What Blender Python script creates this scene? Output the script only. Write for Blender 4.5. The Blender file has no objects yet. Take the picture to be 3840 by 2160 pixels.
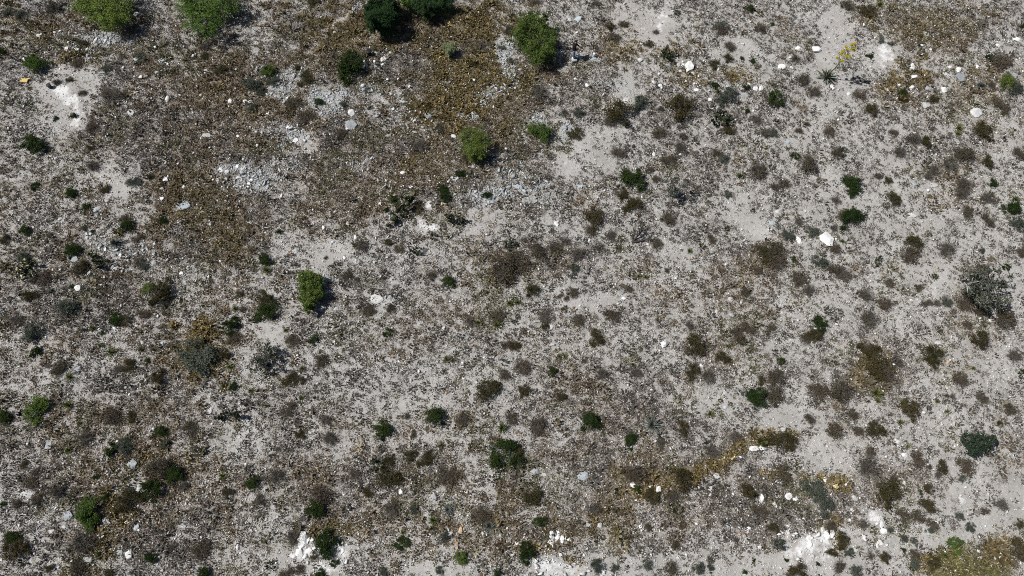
import bpy, bmesh, math, random
import numpy as np
from mathutils import Vector, Matrix

# ------------------------------------------------------------------ camera, light, exposure
SC = bpy.context.scene
COL = SC.collection
CAM_H, TILT, FPX = 44.0, math.radians(22.7), 2560.0
cam_d = bpy.data.cameras.new("camera")
cam_d.sensor_width, cam_d.lens = 36.0, 24.0
cam_d.clip_start, cam_d.clip_end = 0.5, 3000.0
cam = bpy.data.objects.new("camera", cam_d)
cam.location = (0, 0, CAM_H)
cam.rotation_euler = (TILT, 0, 0)
COL.objects.link(cam)
SC.camera = cam

SUN_EL = math.radians(53.0)
SHADOW = Vector((1.0, -0.06, 0)).normalized()          # where shadows point on the ground
to_sun = Vector((-SHADOW.x * math.cos(SUN_EL), -SHADOW.y * math.cos(SUN_EL), math.sin(SUN_EL)))
sun_d = bpy.data.lights.new("sun", 'SUN')
sun_d.energy, sun_d.angle, sun_d.color = 4.6, math.radians(0.5), (1.0, 0.965, 0.905)
sun = bpy.data.objects.new("sun", sun_d)
sun.rotation_euler = to_sun.to_track_quat('Z', 'Y').to_euler()
sun.location = (-30, 0, 60)
COL.objects.link(sun)
wd = bpy.data.worlds.new("World"); SC.world = wd; wd.use_nodes = True
wn = wd.node_tree
sky = wn.nodes.new('ShaderNodeTexSky'); sky.sky_type = 'NISHITA'; sky.sun_disc = False
sky.sun_elevation = SUN_EL; sky.sun_rotation = math.atan2(to_sun.x, to_sun.y)
wn.links.new(sky.outputs[0], wn.nodes['Background'].inputs[0])
wn.nodes['Background'].inputs[1].default_value = 0.06
SC.view_settings.view_transform = 'Standard'; SC.view_settings.look = 'None'
SC.cycles.use_denoising = False; SC.cycles.pixel_filter_type = 'BLACKMAN_HARRIS'; SC.cycles.filter_width = 1.0
SC.view_settings.exposure = 0.0; SC.view_settings.gamma = 1.0

# ------------------------------------------------------------------ numbers and noise
RNG = np.random.default_rng(7)
LAT = np.random.default_rng(99).random((16, 256, 256))
def vnoise(x, y, k):
    xi, yi = np.floor(x).astype(int), np.floor(y).astype(int)
    fx, fy = x - xi, y - yi
    fx, fy = fx * fx * (3 - 2 * fx), fy * fy * (3 - 2 * fy)
    L = LAT[k % 16]; x0, x1, y0, y1 = xi & 255, (xi + 1) & 255, yi & 255, (yi + 1) & 255
    return (L[x0, y0] * (1 - fx) + L[x1, y0] * fx) * (1 - fy) + (L[x0, y1] * (1 - fx) + L[x1, y1] * fx) * fy
def fbm(x, y, k, octs=4):
    s, a, n = 0, 0.5, 0
    for i in range(octs):
        s = s + a * vnoise(x * 2 ** i + 17.3 * i, y * 2 ** i - 9.1 * i, k + i); n += a; a *= 0.5
    return s / n
def height(x, y):
    x, y = np.asarray(x, float), np.asarray(y, float)
    return (fbm(x / 9 + 50, y / 9 + 50, 0, 3) - 0.5) * 0.55 + (fbm(x / 1.3 + 80, y / 1.3 + 80, 4, 3) - 0.5) * 0.10
CT, ST = math.cos(TILT), math.sin(TILT)
def at(u, v, z=0.0):
    """point above the ground at height z over the terrain, seen at photograph pixel u, v"""
    dx, dy = (u - 1920) / FPX, -(v - 1080) / FPX
    d = Vector((dx, dy * CT + ST, dy * ST - CT)); h = z
    for _ in range(4):
        t = (CAM_H - h) / -d.z
        x, y = d.x * t, d.y * t
        h = z + float(height(x, y))
    return Vector((x, y, h))
def ppm(u, v):
    """pixels per metre at the ground there"""
    off = math.atan((1080 - v) / FPX)
    return FPX / (CAM_H * math.cos(off) / math.cos(off + TILT))

# ------------------------------------------------------------------ mesh helpers
def build(name, V, F, mat, parent=None, tint=None, smooth=False, attrs=None):
    """V (N,3); F a list of (n,k) index arrays; one linked mesh object"""
    me = make_mesh(name, V, F, mat, tint, smooth, attrs)
    return link(name, me, parent)
def make_mesh(name, V, F, mat, tint=None, smooth=False, attrs=None):
    me = bpy.data.meshes.new(name)
    V = np.asarray(V, np.float32)
    if not isinstance(F, list): F = [F]
    F = [np.asarray(f, np.int32) for f in F if len(f)]
    me.vertices.add(len(V)); me.vertices.foreach_set('co', V.ravel())
    loops = np.concatenate([f.ravel() for f in F])
    tot = np.concatenate([np.full(len(f), f.shape[1], np.int32) for f in F])
    me.loops.add(len(loops)); me.loops.foreach_set('vertex_index', loops)
    me.polygons.add(len(tot)); me.polygons.foreach_set('loop_start', np.concatenate([[0], np.cumsum(tot)[:-1]]).astype(np.int32))
    if smooth: me.polygons.foreach_set('use_smooth', np.ones(len(tot), bool))
    me.update(calc_edges=True)
    for an, arr in ([('tint', tint)] if tint is not None else []) + list((attrs or {}).items()):
        a = me.color_attributes.new(an, 'FLOAT_COLOR', 'POINT')
        arr = np.asarray(arr, np.float32)
        if arr.ndim == 1: arr = np.stack([arr] * 3, 1)
        if arr.shape[1] == 3: arr = np.concatenate([arr, np.ones((len(arr), 1), np.float32)], 1)
        a.data.foreach_set('color', arr.ravel())
    me.materials.append(mat)
    return me
def link(name, me, parent=None):
    o = bpy.data.objects.new(name, me); COL.objects.link(o)
    if parent is not None: o.parent = parent
    return o
def empty(name, loc, rz=0, s=1.0):
    o = bpy.data.objects.new(name, None); COL.objects.link(o)
    o.location = loc; o.rotation_euler = (0, 0, rz); o.scale = (s, s, s) if not hasattr(s, '__len__') else s
    o.empty_display_size = 0.1
    return o
def tag(o, label=None, cat=None, group=None, kind=None):
    if label: o['label'] = label
    if cat: o['category'] = cat
    if group: o['group'] = group
    if kind: o['kind'] = kind
    return o
class MB:
    """collects points and faces"""
    def __init__(s): s.V, s.F, s.T, s.n = [], {}, [], 0
    def add(s, V, faces, tint=0.5):
        V = np.asarray(V, float)
        s.V.append(V); s.T.append(np.full(len(V), tint) if np.isscalar(tint) else np.asarray(tint))
        for f in (faces if isinstance(faces, list) else [faces]):
            f = np.asarray(f, int); s.F.setdefault(f.shape[1], []).append(f + s.n)
        s.n += len(V)
    def tube(s, pts, rads, k=5, tint=0.5, cap=True):
        pts = np.asarray(pts, float); n = len(pts)
        tang = np.gradient(pts, axis=0); tang /= np.linalg.norm(tang, axis=1, keepdims=True) + 1e-9
        ref = np.array([0, 0, 1.0]) if abs(tang[0][2]) < 0.9 else np.array([1.0, 0, 0])
        a = np.cross(tang, ref); a /= np.linalg.norm(a, axis=1, keepdims=True) + 1e-9
        b = np.cross(tang, a); ang = np.arange(k) * 2 * math.pi / k
        R = np.asarray(rads, float).reshape(-1, 1, 1) * np.ones((n, 1, 1))
        V = pts[:, None] + R * (np.cos(ang)[None, :, None] * a[:, None] + np.sin(ang)[None, :, None] * b[:, None])
        i = np.arange(n - 1)[:, None] * k; j = np.arange(k)[None]; j2 = (j + 1) % k
        Q = np.stack([i + j, i + j2, i + k + j2, i + k + j], -1).reshape(-1, 4)
        fs = [Q]
        if cap and k > 2: fs.append(np.array([[(n - 1) * k + q for q in range(k)], list(range(k))[::-1]]))
        s.add(V.reshape(-1, 3), fs, tint)
    def arrays(s): return np.concatenate(s.V), [np.concatenate(f) for f in s.F.values()], np.concatenate(s.T)
    def mesh(s, name, mat, smooth=False):
        V, F, T = s.arrays(); return make_mesh(name, V, F, mat, T, smooth)
    def build(s, name, mat, parent=None, smooth=False): return link(name, s.mesh(name, mat, smooth), parent)
def unit(n, rng):
    v = rng.normal(size=(n, 3)); return v / np.linalg.norm(v, axis=1, keepdims=True)
def leaves(C, su, sv, rng, up=0.5):
    """one diamond leaf at each point of C, random facing with a bias upwards"""
    n = len(C); N = unit(n, rng); N[:, 2] = np.abs(N[:, 2]) + up; N /= np.linalg.norm(N, axis=1, keepdims=True)
    a = np.cross(N, unit(n, rng)); a /= np.linalg.norm(a, axis=1, keepdims=True) + 1e-9; b = np.cross(N, a)
    su = (np.asarray(su) * np.ones(n) * rng.uniform(.7, 1.35, n))[:, None]; sv = (np.asarray(sv) * np.ones(n) * rng.uniform(.7, 1.35, n))[:, None]
    V = np.stack([C + a * su, C + b * sv, C - a * su, C - b * sv], 1).reshape(-1, 3)
    return V, np.arange(4 * n).reshape(-1, 4), np.repeat(rng.random(n), 4)

# ------------------------------------------------------------------ materials
def nt(name):
    m = bpy.data.materials.new(name); m.use_nodes = True; t = m.node_tree; t.nodes.clear()
    out = t.nodes.new('ShaderNodeOutputMaterial'); return m, t, out
def N(t, kind, **kw):
    n = t.nodes.new(kind)
    for k, v in kw.items():
        if k.startswith('i'): n.inputs[int(k[1:])].default_value = v
        else: setattr(n, k, v)
    return n
def ramp(t, src, stops):
    r = t.nodes.new('ShaderNodeValToRGB'); e = r.color_ramp.elements
    while len(e) < len(stops): e.new(0.5)
    for q, (p, c) in zip(e, stops): q.position = p; q.color = (*c, 1)
    t.links.new(src, r.inputs[0]); return r.outputs[0]
def mixc(t, fac, a, b, mode='MIX'):
    m = t.nodes.new('ShaderNodeMix'); m.data_type = 'RGBA'; m.blend_type = mode
    for s, v in ((m.inputs[0], fac), (m.inputs[6], a), (m.inputs[7], b)):
        if hasattr(v, 'is_output'): t.links.new(v, s)
        elif np.isscalar(v): s.default_value = v
        else: s.default_value = (*v, 1)
    return m.outputs[2]
def math_(t, op, a, b=0.0, c=None):
    m = t.nodes.new('ShaderNodeMath'); m.operation = op
    for i, v in enumerate((a, b) if c is None else (a, b, c)):
        if hasattr(v, 'is_output'): t.links.new(v, m.inputs[i])
        else: m.inputs[i].default_value = v
    return m.outputs[0]
def noise(t, scale, detail=3, rough=0.55, vec=None):
    n = t.nodes.new('ShaderNodeTexNoise'); n.inputs['Scale'].default_value = scale
    n.inputs['Detail'].default_value = detail; n.inputs['Roughness'].default_value = rough
    if vec is None:
        g = t.nodes.new('ShaderNodeNewGeometry'); vec = g.outputs['Position']
    t.links.new(vec, n.inputs['Vector']); return n.outputs[0]
def leaf_mat(name, dark, light, trans=0.22, vary=0.35):
    m, t, out = nt(name)
    a = N(t, 'ShaderNodeAttribute', attribute_name='tint')
    c = mixc(t, a.outputs['Fac'], dark, light)
    oi = t.nodes.new('ShaderNodeObjectInfo')
    hs = t.nodes.new('ShaderNodeHueSaturation')
    t.links.new(c, hs.inputs['Color'])
    t.links.new(math_(t, 'MULTIPLY_ADD', oi.outputs['Random'], vary, 1 - vary / 2), hs.inputs['Value'])
    t.links.new(math_(t, 'MULTIPLY_ADD', oi.outputs['Random'], -0.03, 0.515), hs.inputs['Hue'])
    d = t.nodes.new('ShaderNodeBsdfDiffuse'); tr = t.nodes.new('ShaderNodeBsdfTranslucent'); mx = t.nodes.new('ShaderNodeMixShader')
    t.links.new(hs.outputs[0], d.inputs[0]); t.links.new(hs.outputs[0], tr.inputs[0])
    mx.inputs[0].default_value = trans
    t.links.new(d.outputs[0], mx.inputs[1]); t.links.new(tr.outputs[0], mx.inputs[2]); t.links.new(mx.outputs[0], out.inputs[0])
    return m
def tint_mat(name, rough=0.9):
    """colour straight from each tuft's or stone's own tint"""
    m, t, out = nt(name); a = N(t, 'ShaderNodeAttribute', attribute_name='tint')
    p = t.nodes.new('ShaderNodeBsdfPrincipled'); p.inputs['Roughness'].default_value = rough
    p.inputs['Specular IOR Level'].default_value = 0.1
    t.links.new(a.outputs['Color'], p.inputs['Base Color']); t.links.new(p.outputs[0], out.inputs[0]); return m
def solid_mat(name, c1, c2, scale=6, rough=0.8, bump=0.0, spec=0.2, metal=0.0):
    m, t, out = nt(name)
    tc = t.nodes.new('ShaderNodeTexCoord')
    n = noise(t, scale, 5, 0.65, tc.outputs['Object'])
    p = t.nodes.new('ShaderNodeBsdfPrincipled'); p.inputs['Roughness'].default_value = rough
    p.inputs['Specular IOR Level'].default_value = spec; p.inputs['Metallic'].default_value = metal
    t.links.new(ramp(t, n, [(0.32, c1), (0.68, c2)]), p.inputs['Base Color'])
    if bump:
        b = t.nodes.new('ShaderNodeBump'); b.inputs['Strength'].default_value = bump; b.inputs['Distance'].default_value = 0.05
        t.links.new(n, b.inputs['Height']); t.links.new(b.outputs[0], p.inputs['Normal'])
    t.links.new(p.outputs[0], out.inputs[0]); return m
def rock_mat(name, c1, c2, c3):
    """mottled stone with a few lichen stains; brightness differs from stone to stone"""
    m, t, out = nt(name)
    g = t.nodes.new('ShaderNodeNewGeometry').outputs['Position']
    n1, n2 = noise(t, 4.0, 5, 0.65, g), noise(t, 17.0, 4, 0.6, g)
    c = ramp(t, n1, [(0.3, c1), (0.62, c2)])
    c = mixc(t, ramp(t, n2, [(0.52, (0, 0, 0)), (0.68, (.7, .7, .7))]), c, c3)
    oi = t.nodes.new('ShaderNodeObjectInfo'); hs = t.nodes.new('ShaderNodeHueSaturation')
    t.links.new(c, hs.inputs['Color']); t.links.new(math_(t, 'MULTIPLY_ADD', oi.outputs['Random'], 0.25, 0.86), hs.inputs['Value'])
    p = t.nodes.new('ShaderNodeBsdfPrincipled'); p.inputs['Roughness'].default_value = 0.9; p.inputs['Specular IOR Level'].default_value = 0.15
    t.links.new(hs.outputs[0], p.inputs['Base Color'])
    b = t.nodes.new('ShaderNodeBump'); b.inputs['Strength'].default_value = 0.6; b.inputs['Distance'].default_value = 0.06
    t.links.new(n1, b.inputs['Height']); t.links.new(b.outputs[0], p.inputs['Normal'])
    t.links.new(p.outputs[0], out.inputs[0]); return m

M = dict(
    green=leaf_mat('mesquite_leaf', (.046, .08, .018), (.16, .215, .058), .25),
    tree=leaf_mat('tree_leaf', (.07, .12, .022), (.21, .29, .07), .25, .2),
    dark=leaf_mat('creosote_leaf', (.016, .027, .009), (.052, .078, .024), .15),
    juniper=leaf_mat('juniper_leaf', (.02, .045, .018), (.06, .10, .04), .15),
    olive=leaf_mat('olive_leaf', (.036, .033, .016), (.10, .085, .037), .2),
    dry=leaf_mat('dry_leaf', (.052, .043, .030), (.145, .120, .084), .15),
    sage=leaf_mat('sage_leaf', (.042, .052, .04), (.12, .135, .105), .15),
    pale=leaf_mat('pale_leaf', (.16, .19, .10), (.33, .37, .2), .2),
    twig=leaf_mat('grey_twig', (.085, .078, .068), (.25, .235, .21), 0.0),
    wood=leaf_mat('bark', (.09, .08, .068), (.22, .2, .17), 0.0),
    palewood=leaf_mat('pale_bark', (.24, .225, .2), (.48, .46, .42), 0.0, .1),
    deadwood=leaf_mat('weathered_wood', (.025, .022, .02), (.13, .12, .11), 0.0),
    yucca=leaf_mat('yucca_leaf', (.07, .09, .028), (.22, .235, .09), .1),
    greyyucca=leaf_mat('grey_yucca_leaf', (.10, .115, .10), (.27, .29, .26), .05),
    agave=leaf_mat('agave_leaf', (.06, .07, .05), (.30, .33, .25), .0),
    pear=leaf_mat('cactus_pad', (.013, .018, .009), (.095, .108, .062), 0.0),
    dried=leaf_mat('dried_pad', (.42, .34, .17), (.72, .62, .42), 0.0),
    cholla=leaf_mat('cholla_joint', (.034, .042, .030), (.15, .16, .125), 0.0),
    flower=leaf_mat('agave_flower', (.36, .28, .02), (.62, .52, .05), .2, .1),
    stalk=solid_mat('agave_stalk', (.10, .085, .055), (.2, .17, .12), 9),
    grass=tint_mat('grass_blade'), stone=tint_mat('stone_chip'),
    white=rock_mat('white_rock', (.66, .655, .64), (.84, .84, .825), (.44, .42, .385)),
    palerock=rock_mat('pale_rock', (.44, .44, .43), (.58, .58, .565), (.34, .33, .31)),
    grey=rock_mat('grey_rock', (.26, .275, .285), (.40, .42, .43), (.18, .185, .18)),
    blue=rock_mat('blue_grey_rock', (.34, .38, .40), (.50, .55, .575), (.27, .29, .30)),
    tan=rock_mat('tan_rock', (.50, .34, .20), (.66, .5, .34), (.35, .24, .15)),
)
# ------------------------------------------------------------------ where the photograph shows things: zoom tile -> kind -> x,y,radius (tile pixels, 2.0125 per photo pixel)
TS = 2.0125
PLANTS = {
(0,0): {'G': '265,480,82', 'D': '240,1085,86 10,385,36 265,1405,34 530,1440,28', 'd': '415,895,25 555,875,28 1130,1335,26',
  'L': '1900,640,55 1895,820,40 70,90,45 160,110,45 800,515,36 1000,1380,46 1060,430,42', 'T': '830,710,80 400,40,80 950,280,50 1560,340,50 430,620,40 700,1250,60 640,60,60',
  'O': '675,1105,30 1655,525,46 615,320,42 1555,420,28 520,600,28 780,1420,38', 'B': '580,490,48 700,960,45 620,700,30'},
(1,0): {'D': '715,490,105 1545,1310,38 1410,1425,35 475,770,35', 'G': '100,540,55', 'L': '130,610,45 40,690,32 20,640,30 660,790,32 840,680,24 1855,360,26 1920,460,26',
  'O': '300,510,28 380,580,52 1300,800,28 430,5,46 1650,480,30', 'T': '1240,1090,66 1380,960,45 1700,340,40', 'B': '370,880,66 280,780,56 1900,230,50 640,1010,40 1590,1180,40'},
(2,0): {'O': '800,850,105 1270,800,100 740,200,40 1030,330,38 1640,970,46 480,1010,48 1630,440,32 1520,490,40', 'L': '975,785,72 1640,720,80 1590,770,40 500,850,36 390,855,28 1600,1200,40 1580,195,46',
  'B': '1110,1000,50 800,1155,58 1180,1205,44 1285,1025,34 1550,1150,40 1850,1280,58 1640,350,45 1570,230,46 1085,1350,30 1045,1280,30 1890,210,45 1115,820,26 840,185,40 770,280,40',
  'T': '1260,1110,58 210,690,70 1850,900,50 1900,1000,50 630,20,42 740,910,60 1085,240,28 640,795,28 180,10,40', 'D': '930,1345,88 1790,65,36', 'G': '215,1000,85', 'd': '1250,95,24 595,660,18 1520,640,34 1770,660,30 1775,840,22 330,640,18 1735,440,18 1815,465,24',
  'Y': '1720,1330,44 500,510,28 1555,690,40', 'P': '1185,425,64 1570,900,76'},
(3,0): {'D': '65,735,76 640,1385,70', 'G': '1800,620,58', 'L': '1880,670,55 860,300,28 930,330,26 40,1000,40 50,640,20', 'd': '1020,690,38 35,180,20 210,1180,28 1920,200,24 765,420,28 1700,1380,34',
  'O': '780,830,50 1190,1075,46 1620,980,80 1250,750,40 1660,1230,45 750,80,56 910,1360,34 1030,745,34', 'B': '265,590,50 690,715,45 460,990,50 945,1000,36 290,1240,88 1770,450,72 1480,1170,76 1900,1160,50 610,40,50 830,1330,30 1760,800,58 130,1380,40 240,985,30 520,1150,50',
  'T': '355,690,56 1100,1050,60 1000,1150,58 1690,640,40 1380,1240,60 1250,1280,56 1480,1400,66 60,1410,50 210,440,40 1210,1330,40 295,935,26 1470,455,28', 'Y': '1440,960,46 1435,1005,30 845,30,42', 'Z': '1605,640,46', 'P': '1660,430,42'},
(0,1): {'d': '650,110,36 1225,215,38 265,1210,44 545,15,38 700,300,24 1110,1280,20 540,715,18 640,1040,18 775,1060,20 765,1155,20 1070,1190,20', 'D': '955,260,52 540,440,50 185,290,44 880,960,54 1735,1015,66', 'G': '1110,725,48',
  'O': '205,790,44 280,780,32 1230,750,90 1185,1410,64 970,1310,48 35,360,40 1805,770,25 1700,1220,46 620,560,40', 'L': '185,480,48 490,890,80 265,1060,88 640,270,28 1090,565,30 1230,840,44 1490,1220,138',
  'B': '310,640,64 945,955,50 1090,920,44 1770,1100,56 440,1345,54 590,590,58 945,200,38 370,325,25 1040,350,40', 'T': '115,960,60 900,1330,50 1050,510,55 1830,880,40 710,970,30 1150,835,30 250,660,40', 'Y': '1775,880,34 1735,1320,34 520,1395,46 830,1210,48 695,1025,30', 'Z': '870,385,66 1785,550,25', 'P': '200,590,76 740,510,78', },
(1,1): {'G': '0,0,0', 'D': '85,900,76 65,510,50 1450,680,46 1420,30,50 1745,25,36', 'd': '445,1115,38 995,1065,35 745,400,20 985,135,20 170,300,28 1025,60,36', 'O': '60,810,58 1225,115,40 350,1420,30 255,1410,50 1000,380,28',
  'B': '1855,570,100 1320,620,46 860,880,50 270,1120,50 1890,1150,40 1880,1390,50 1010,880,38 1080,435,36 480,1280,58 700,620,46 525,500,18 1830,940,52 970,650,20', 'T': '810,410,66 1610,980,44 760,660,34', 'Y': '80,590,42 350,1330,30 225,1045,28 1820,1000,50 1680,985,40 1440,1260,44 1915,840,40', 'P': '1080,150,100 1510,215,66 1195,450,46 1925,390,62', 'C': '60,1250,95'},
(2,1): {'O': '620,190,80 930,110,66 820,10,50 640,1095,60 155,740,60 1385,1160,76 1590,1250,50 1360,1350,55 20,1165,36 250,1015,26 1910,470,60 1880,1420,30 860,130,34', 'B': '590,295,48 1185,200,50 40,530,74 180,440,58 500,970,46 465,765,40 410,800,24 1510,355,36 1700,1080,58 1780,1030,50 70,1310,58 1090,390,50 330,420,50 750,940,64 365,780,20 1860,600,40 1760,760,40',
  'T': '760,330,44 660,420,44 405,370,44 500,480,72 250,940,58 1480,1390,72 680,1380,60 940,1370,50 1340,1010,40 540,1275,25 1170,595,28 890,735,30', 'L': '465,585,40 1640,20,36', 'd': '300,1345,40 1620,275,22', 'Y': '1340,445,32 960,635,30 1010,640,32 1480,70,25 40,830,44 1665,1155,24 1630,1165,24 1565,1100,20 1745,1150,25 360,1240,35 400,1240,30 920,1310,30'},
(3,1): {'D': '635,190,76 640,5,44 1840,120,56 400,1000,56', 'O': '940,60,66 1100,390,66 350,1080,58 1240,1230,84 850,1330,98 1610,1120,64 780,1200,70', 'B': '1500,830,70 1610,870,70 1560,640,60 580,180,66 1080,480,74 280,1110,40 500,590,50 245,670,56 1505,150,50 1660,210,50 1610,590,44 1770,970,74 1200,840,36 910,680,36 1135,725,30 1780,690,30 60,450,70 60,540,86 890,850,58 1450,1420,58 510,440,48 60,1400,66 30,1020,36 1910,460,40 1500,1000,40',
  'T': '740,780,70 760,960,74 570,620,68 225,215,46 1350,430,74 1470,20,64 1660,50,58 1860,1240,64 900,1390,74 1000,1300,44 310,740,50 510,60,40 500,270,36 1280,840,38', 'L': '1890,240,55 330,290,46 160,320,40 400,530,50 1350,830,38 1610,440,28', 'd': '1800,570,24 100,1270,34 1260,635,20 190,510,24 1920,1350,20', 'Y': '1870,50,46 560,370,26 625,445,18 780,1250,50 390,70,16 440,95,18 1550,1330,26', 'P': '820,525,36'},
(0,2): {'D': '1140,800,82 1315,690,66 25,250,60 1210,360,44 1140,1310,44 90,1165,56 1910,750,46 1530,1430,50', 'd': '825,515,54 520,1245,26 740,1300,26 1760,15,30 1690,10,20 720,700,25 20,905,26 800,850,34', 'G': '670,960,94 660,1050,60 275,180,84',
  'O': '940,880,90 110,1245,104 990,245,36 1715,825,50 820,1440,40 180,610,30 370,1395,36', 'B': '1185,630,98 860,270,68 1500,1280,68 1430,330,58 290,860,50 600,1400,70 230,750,50 130,910,40', 'T': '640,415,74 440,820,68 1380,770,54 620,1200,112 1300,1230,40 270,670,40', 'L': '950,470,60 1240,460,34 970,810,40', 'Y': '510,160,54 1440,575,30 1450,850,20 1890,50,34 1680,695,42 600,295,30 1295,1070,20 515,500,36', 'P': '1720,235,66'},
(1,2): {'D': '1350,250,78 950,350,56 1870,530,106 530,1210,88 440,940,78', 'G': '1550,1310,44', 'd': '1825,1425,40 590,1350,28 480,1430,36 1100,1200,44', 'O': '1005,575,44 1160,540,46 1290,560,58 1000,715,86 1750,50,86 330,380,38 850,810,38', 'B': '480,850,78 250,190,50 1710,980,70 1560,270,54 1440,690,78 440,1310,36 330,1400,44 230,1430,44 1190,390,30 1920,250,48',
  'T': '550,410,64 1020,945,74 150,700,60 740,680,50 280,1160,60 530,270,50 30,870,50 1140,240,34 160,490,30', 'L': '1190,950,34 1380,1405,30 960,1425,34 1420,1160,38 1580,250,24', 'Y': '1340,1030,50 1330,1090,34 80,165,26 65,245,20 345,105,26 1400,460,26 1840,710,28 1835,820,20 1860,330,50 1110,1120,25', 'Z': '1450,950,46 1770,1075,66', 'P': '915,610,58'},
(2,2): {'D': '900,420,50 40,590,60 1850,105,76 110,1270,66 600,285,74 215,1040,50', 'L': '650,1375,56 770,1380,28 1410,1395,44 1500,1390,28 1020,1370,36', 'O': '1280,720,84 1060,850,50 140,830,70 1780,810,58 1290,330,48 90,50,36 370,100,40 40,500,40', 'B': '1210,1390,50 1490,1330,30 1240,1220,32 1280,1060,30 1030,1085,30 1610,1170,22 1690,1175,20 190,300,66 930,680,78 1870,960,56',
  'T': '1120,450,50 1690,400,58 1510,510,54 1220,850,58 620,950,50', 'Z': '1065,310,80', 'Y': '330,165,26 1500,225,38 1440,540,20 340,270,22', 'd': '1760,1420,22 945,785,34 1900,440,34 1820,1335,18 875,1380,12'},
(3,2): {'D': '0,0,0', 'O': '810,350,56 1080,190,80 910,820,90 1320,630,46 1190,930,62 1890,1250,62 215,1405,60 100,420,66 180,440,44 880,1310,44 480,1275,34 1210,790,34 35,1080,40 1750,300,22 1900,1060,30 1250,1350,50 560,1180,50', 'B': '1510,630,66 1135,570,56 510,370,58 320,265,42 640,230,46 1640,955,32 120,680,58 1100,1280,40 780,1300,25 470,1080,50 1240,1060,40 1130,1010,56 1020,990,44 540,1370,44 1615,100,50 540,50,76 370,60,66 40,80,66 1830,190,46 770,510,40 690,360,32',
  'T': '760,640,86 940,710,30 1290,690,34 1220,630,26 720,1060,40 1760,920,56 1390,90,28 1350,90,24', 'L': '1530,1080,38 350,800,70 430,900,70 1110,1350,36 620,1280,36 1450,995,34 1230,1105,30 920,1100,22 660,1410,46 1460,710,26 1025,1170,30 1100,1185,26', 'G': '1410,1200,46 1430,1260,34', 'd': '1150,815,18 1020,1250,22 1340,1300,20 140,1330,18 380,1360,20 1095,1395,20', 'Y': '820,70,68 1015,140,36 830,130,30 755,130,22 1000,290,36 1280,130,26 1350,205,28 1055,470,26 955,455,18', 'C': '75,1210,46'},
}
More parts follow.
